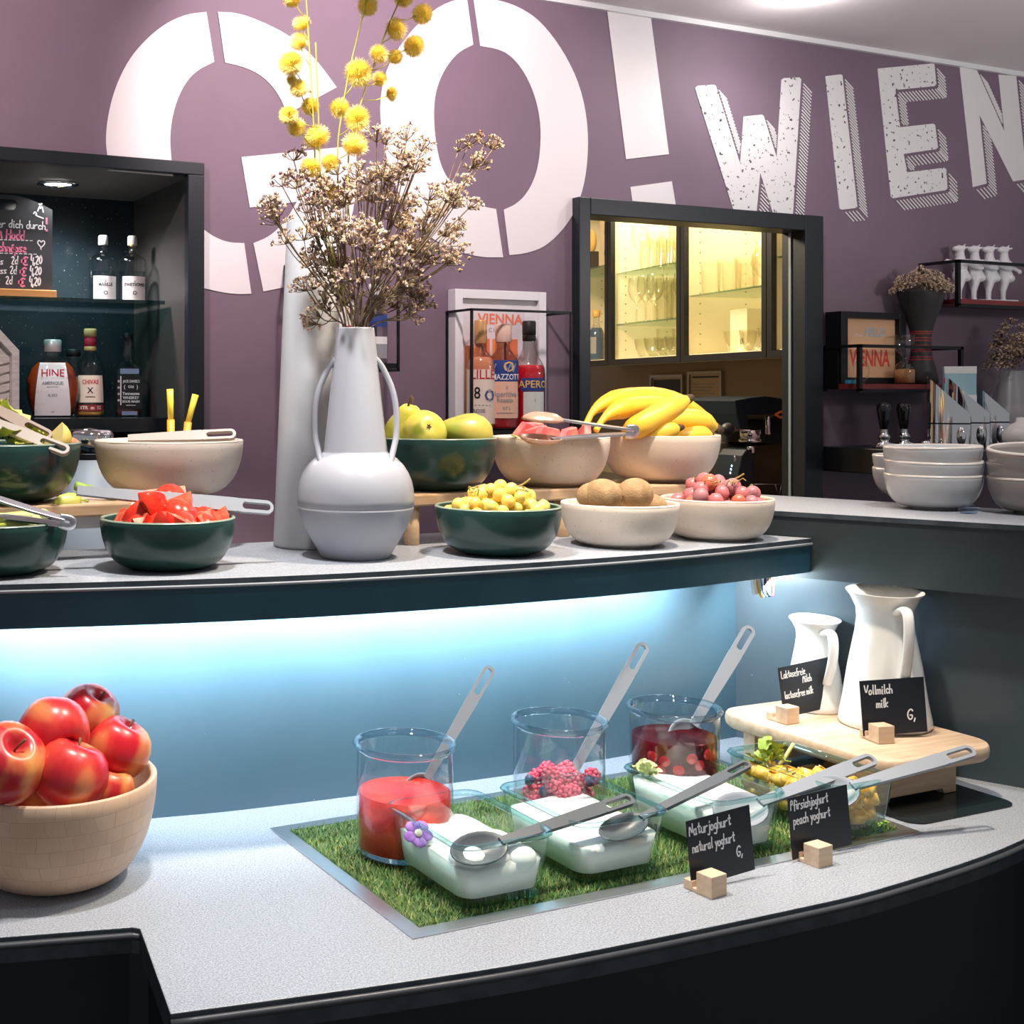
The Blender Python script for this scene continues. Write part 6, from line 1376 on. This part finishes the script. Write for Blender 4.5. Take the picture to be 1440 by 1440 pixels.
# ---- black wall ledge with chrome things
led_ = thing('wall_ledge', 'black ledge fixed to the wall behind the bowl stacks', 'ledge', (2.89, W, 1.283)); MB().box(0, -.42, 0, 1.2, -.001, .07).build('ledge_board', mat('black_ledge', (.012, .014, .018), .35), led_, bevel=.003)
EZ = 1.3535
for lab, px in (('black-handled chrome tamper, left of the pair behind the bowl stacks', 1243), ('black-handled chrome tamper, right of the pair behind the bowl stacks', 1271)):
    t = thing('coffee_tamper', lab, 'tamper', (xat(px, 2.43), 2.43, EZ), group='chrome tampers')
    MB().lathe([(0, 0), (.028, 0), (.029, .003), (.028, .012), (.012, .016), (.014, .026), (.017, .030), (.014, .036), (.011, .040)], 24).build('chrome_base', M_CHROME, t)
    MB().lathe([(.008, .048), (.010, .052), (.014, .075), (.0195, .105), (.018, .118), (.010, .124), (0, .125)], 24).build('black_handle', mat('gloss_black', (.008, .008, .010), .1, coat=.5), t); MB().lathe([(.011, .038), (.0095, .044), (.0095, .052)], 20).build('collar', M_STEEL, t)
for k, px in enumerate((1334, 1362, 1390)):
    t = thing('chrome_holder', ['foremost slanted chrome cutlery holder behind the bowl stacks', 'middle slanted chrome cutlery holder behind the bowl stacks', 'rear slanted chrome cutlery holder behind the bowl stacks'][k], 'cutlery holder', (xat(px, 2.33+.04*k), 2.33+.04*k, EZ), facecam((xat(px, 2.33+.04*k), 2.33+.04*k)), 'slanted chrome holders')
    seg = 36; mb = MB(); R1 = .052; vs = []
    for j, q in enumerate((0, 1)):
        for i in range(seg):
            a = 2*PI*i/seg; x, y = R1*math.cos(a), R1*.45*math.sin(a); vs.append((x, y, 0 if q == 0 else .145-.052*x/R1))
    mb.add(vs, [(i, (i+1) % seg, seg+(i+1) % seg, seg+i) for i in range(seg)], 0, True); mb.add([vs[i] for i in range(seg)], [tuple(range(seg))[::-1]], 0, False); mb.build('chrome_shell', M_CHROME, t)
    top = [(x*.98, y*.98, z-.004) for x, y, z in vs[seg:]]; MB().add(top, [tuple(range(seg))], 0, False).build('slanted_lid', M_STEEL, t)
    mb = MB(); mb.add([(x*1.01, y*1.01, .066) for x, y, z in vs[:seg]]+[(x*1.01, y*1.01, .070) for x, y, z in vs[:seg]], [(i, (i+1) % seg, seg+(i+1) % seg, seg+i) for i in range(seg)], 0, True); mb.build('dark_band', M_BLACK, t)
    MB().ball((.030, -.020, .035), (.012, .010, .026), 14, 10).build('front_lug', M_CHROME, t)
t = thing('glass_dish_small', 'small clutter of clear crystal pieces between tampers and chrome holders', 'crystals', (xat(1302, 2.30), 2.30, EZ))
for k in range(5): MB().ball((fr2.uniform(-.02, .02), fr2.uniform(-.01, .01), .008+.008*(k % 2)), (.011, .009, .009), 6, 4).build('crystal', M_CHROME, t)
t = thing('white_teapot', 'white china pot partly cut off at the right picture edge', 'pot', (xat(1436, 2.22), 2.22, EZ)); MB().lathe([(0, 0), (.03, 0), (.045, .02), (.046, .04), (.030, .065), (.014, .072), (.012, .085), (0, .086)], 28).build('pot_body', M_ENAM, t)
gv = thing('grey_jug_vase', 'grey vase with thin curved handles at the right picture edge', 'vase', (xat(1424, 2.47), 2.47, EZ), facecam((3.6, 2.47)))
MB().lathe([(0, 0), (.05, 0), (.068, .03), (.07, .06), (.052, .11), (.046, .12), (.030, .215), (.028, .218), (.025, .215), (0, .18)], 36).build('vase_body', mat('darker_satin_grey', (.33, .32, .34), .35), gv)
for s_ in (-1, 1): MB().tube(smooth([(s_*.030, 0, .195), (s_*.048, 0, .17), (s_*.058, 0, .13), (s_*.056, 0, .10), (s_*.05, 0, .09)], 2), .003, 8).build('handle', M_VASE, gv)
mass('dried_flower_bunch', 'dark dried flowers in the grey vase below the upper wall shelf', (gv.location.x, 2.47, EZ+.225), .055, .05, .15, 55, [UM[3], UM[3], UM[0]], 1.2)
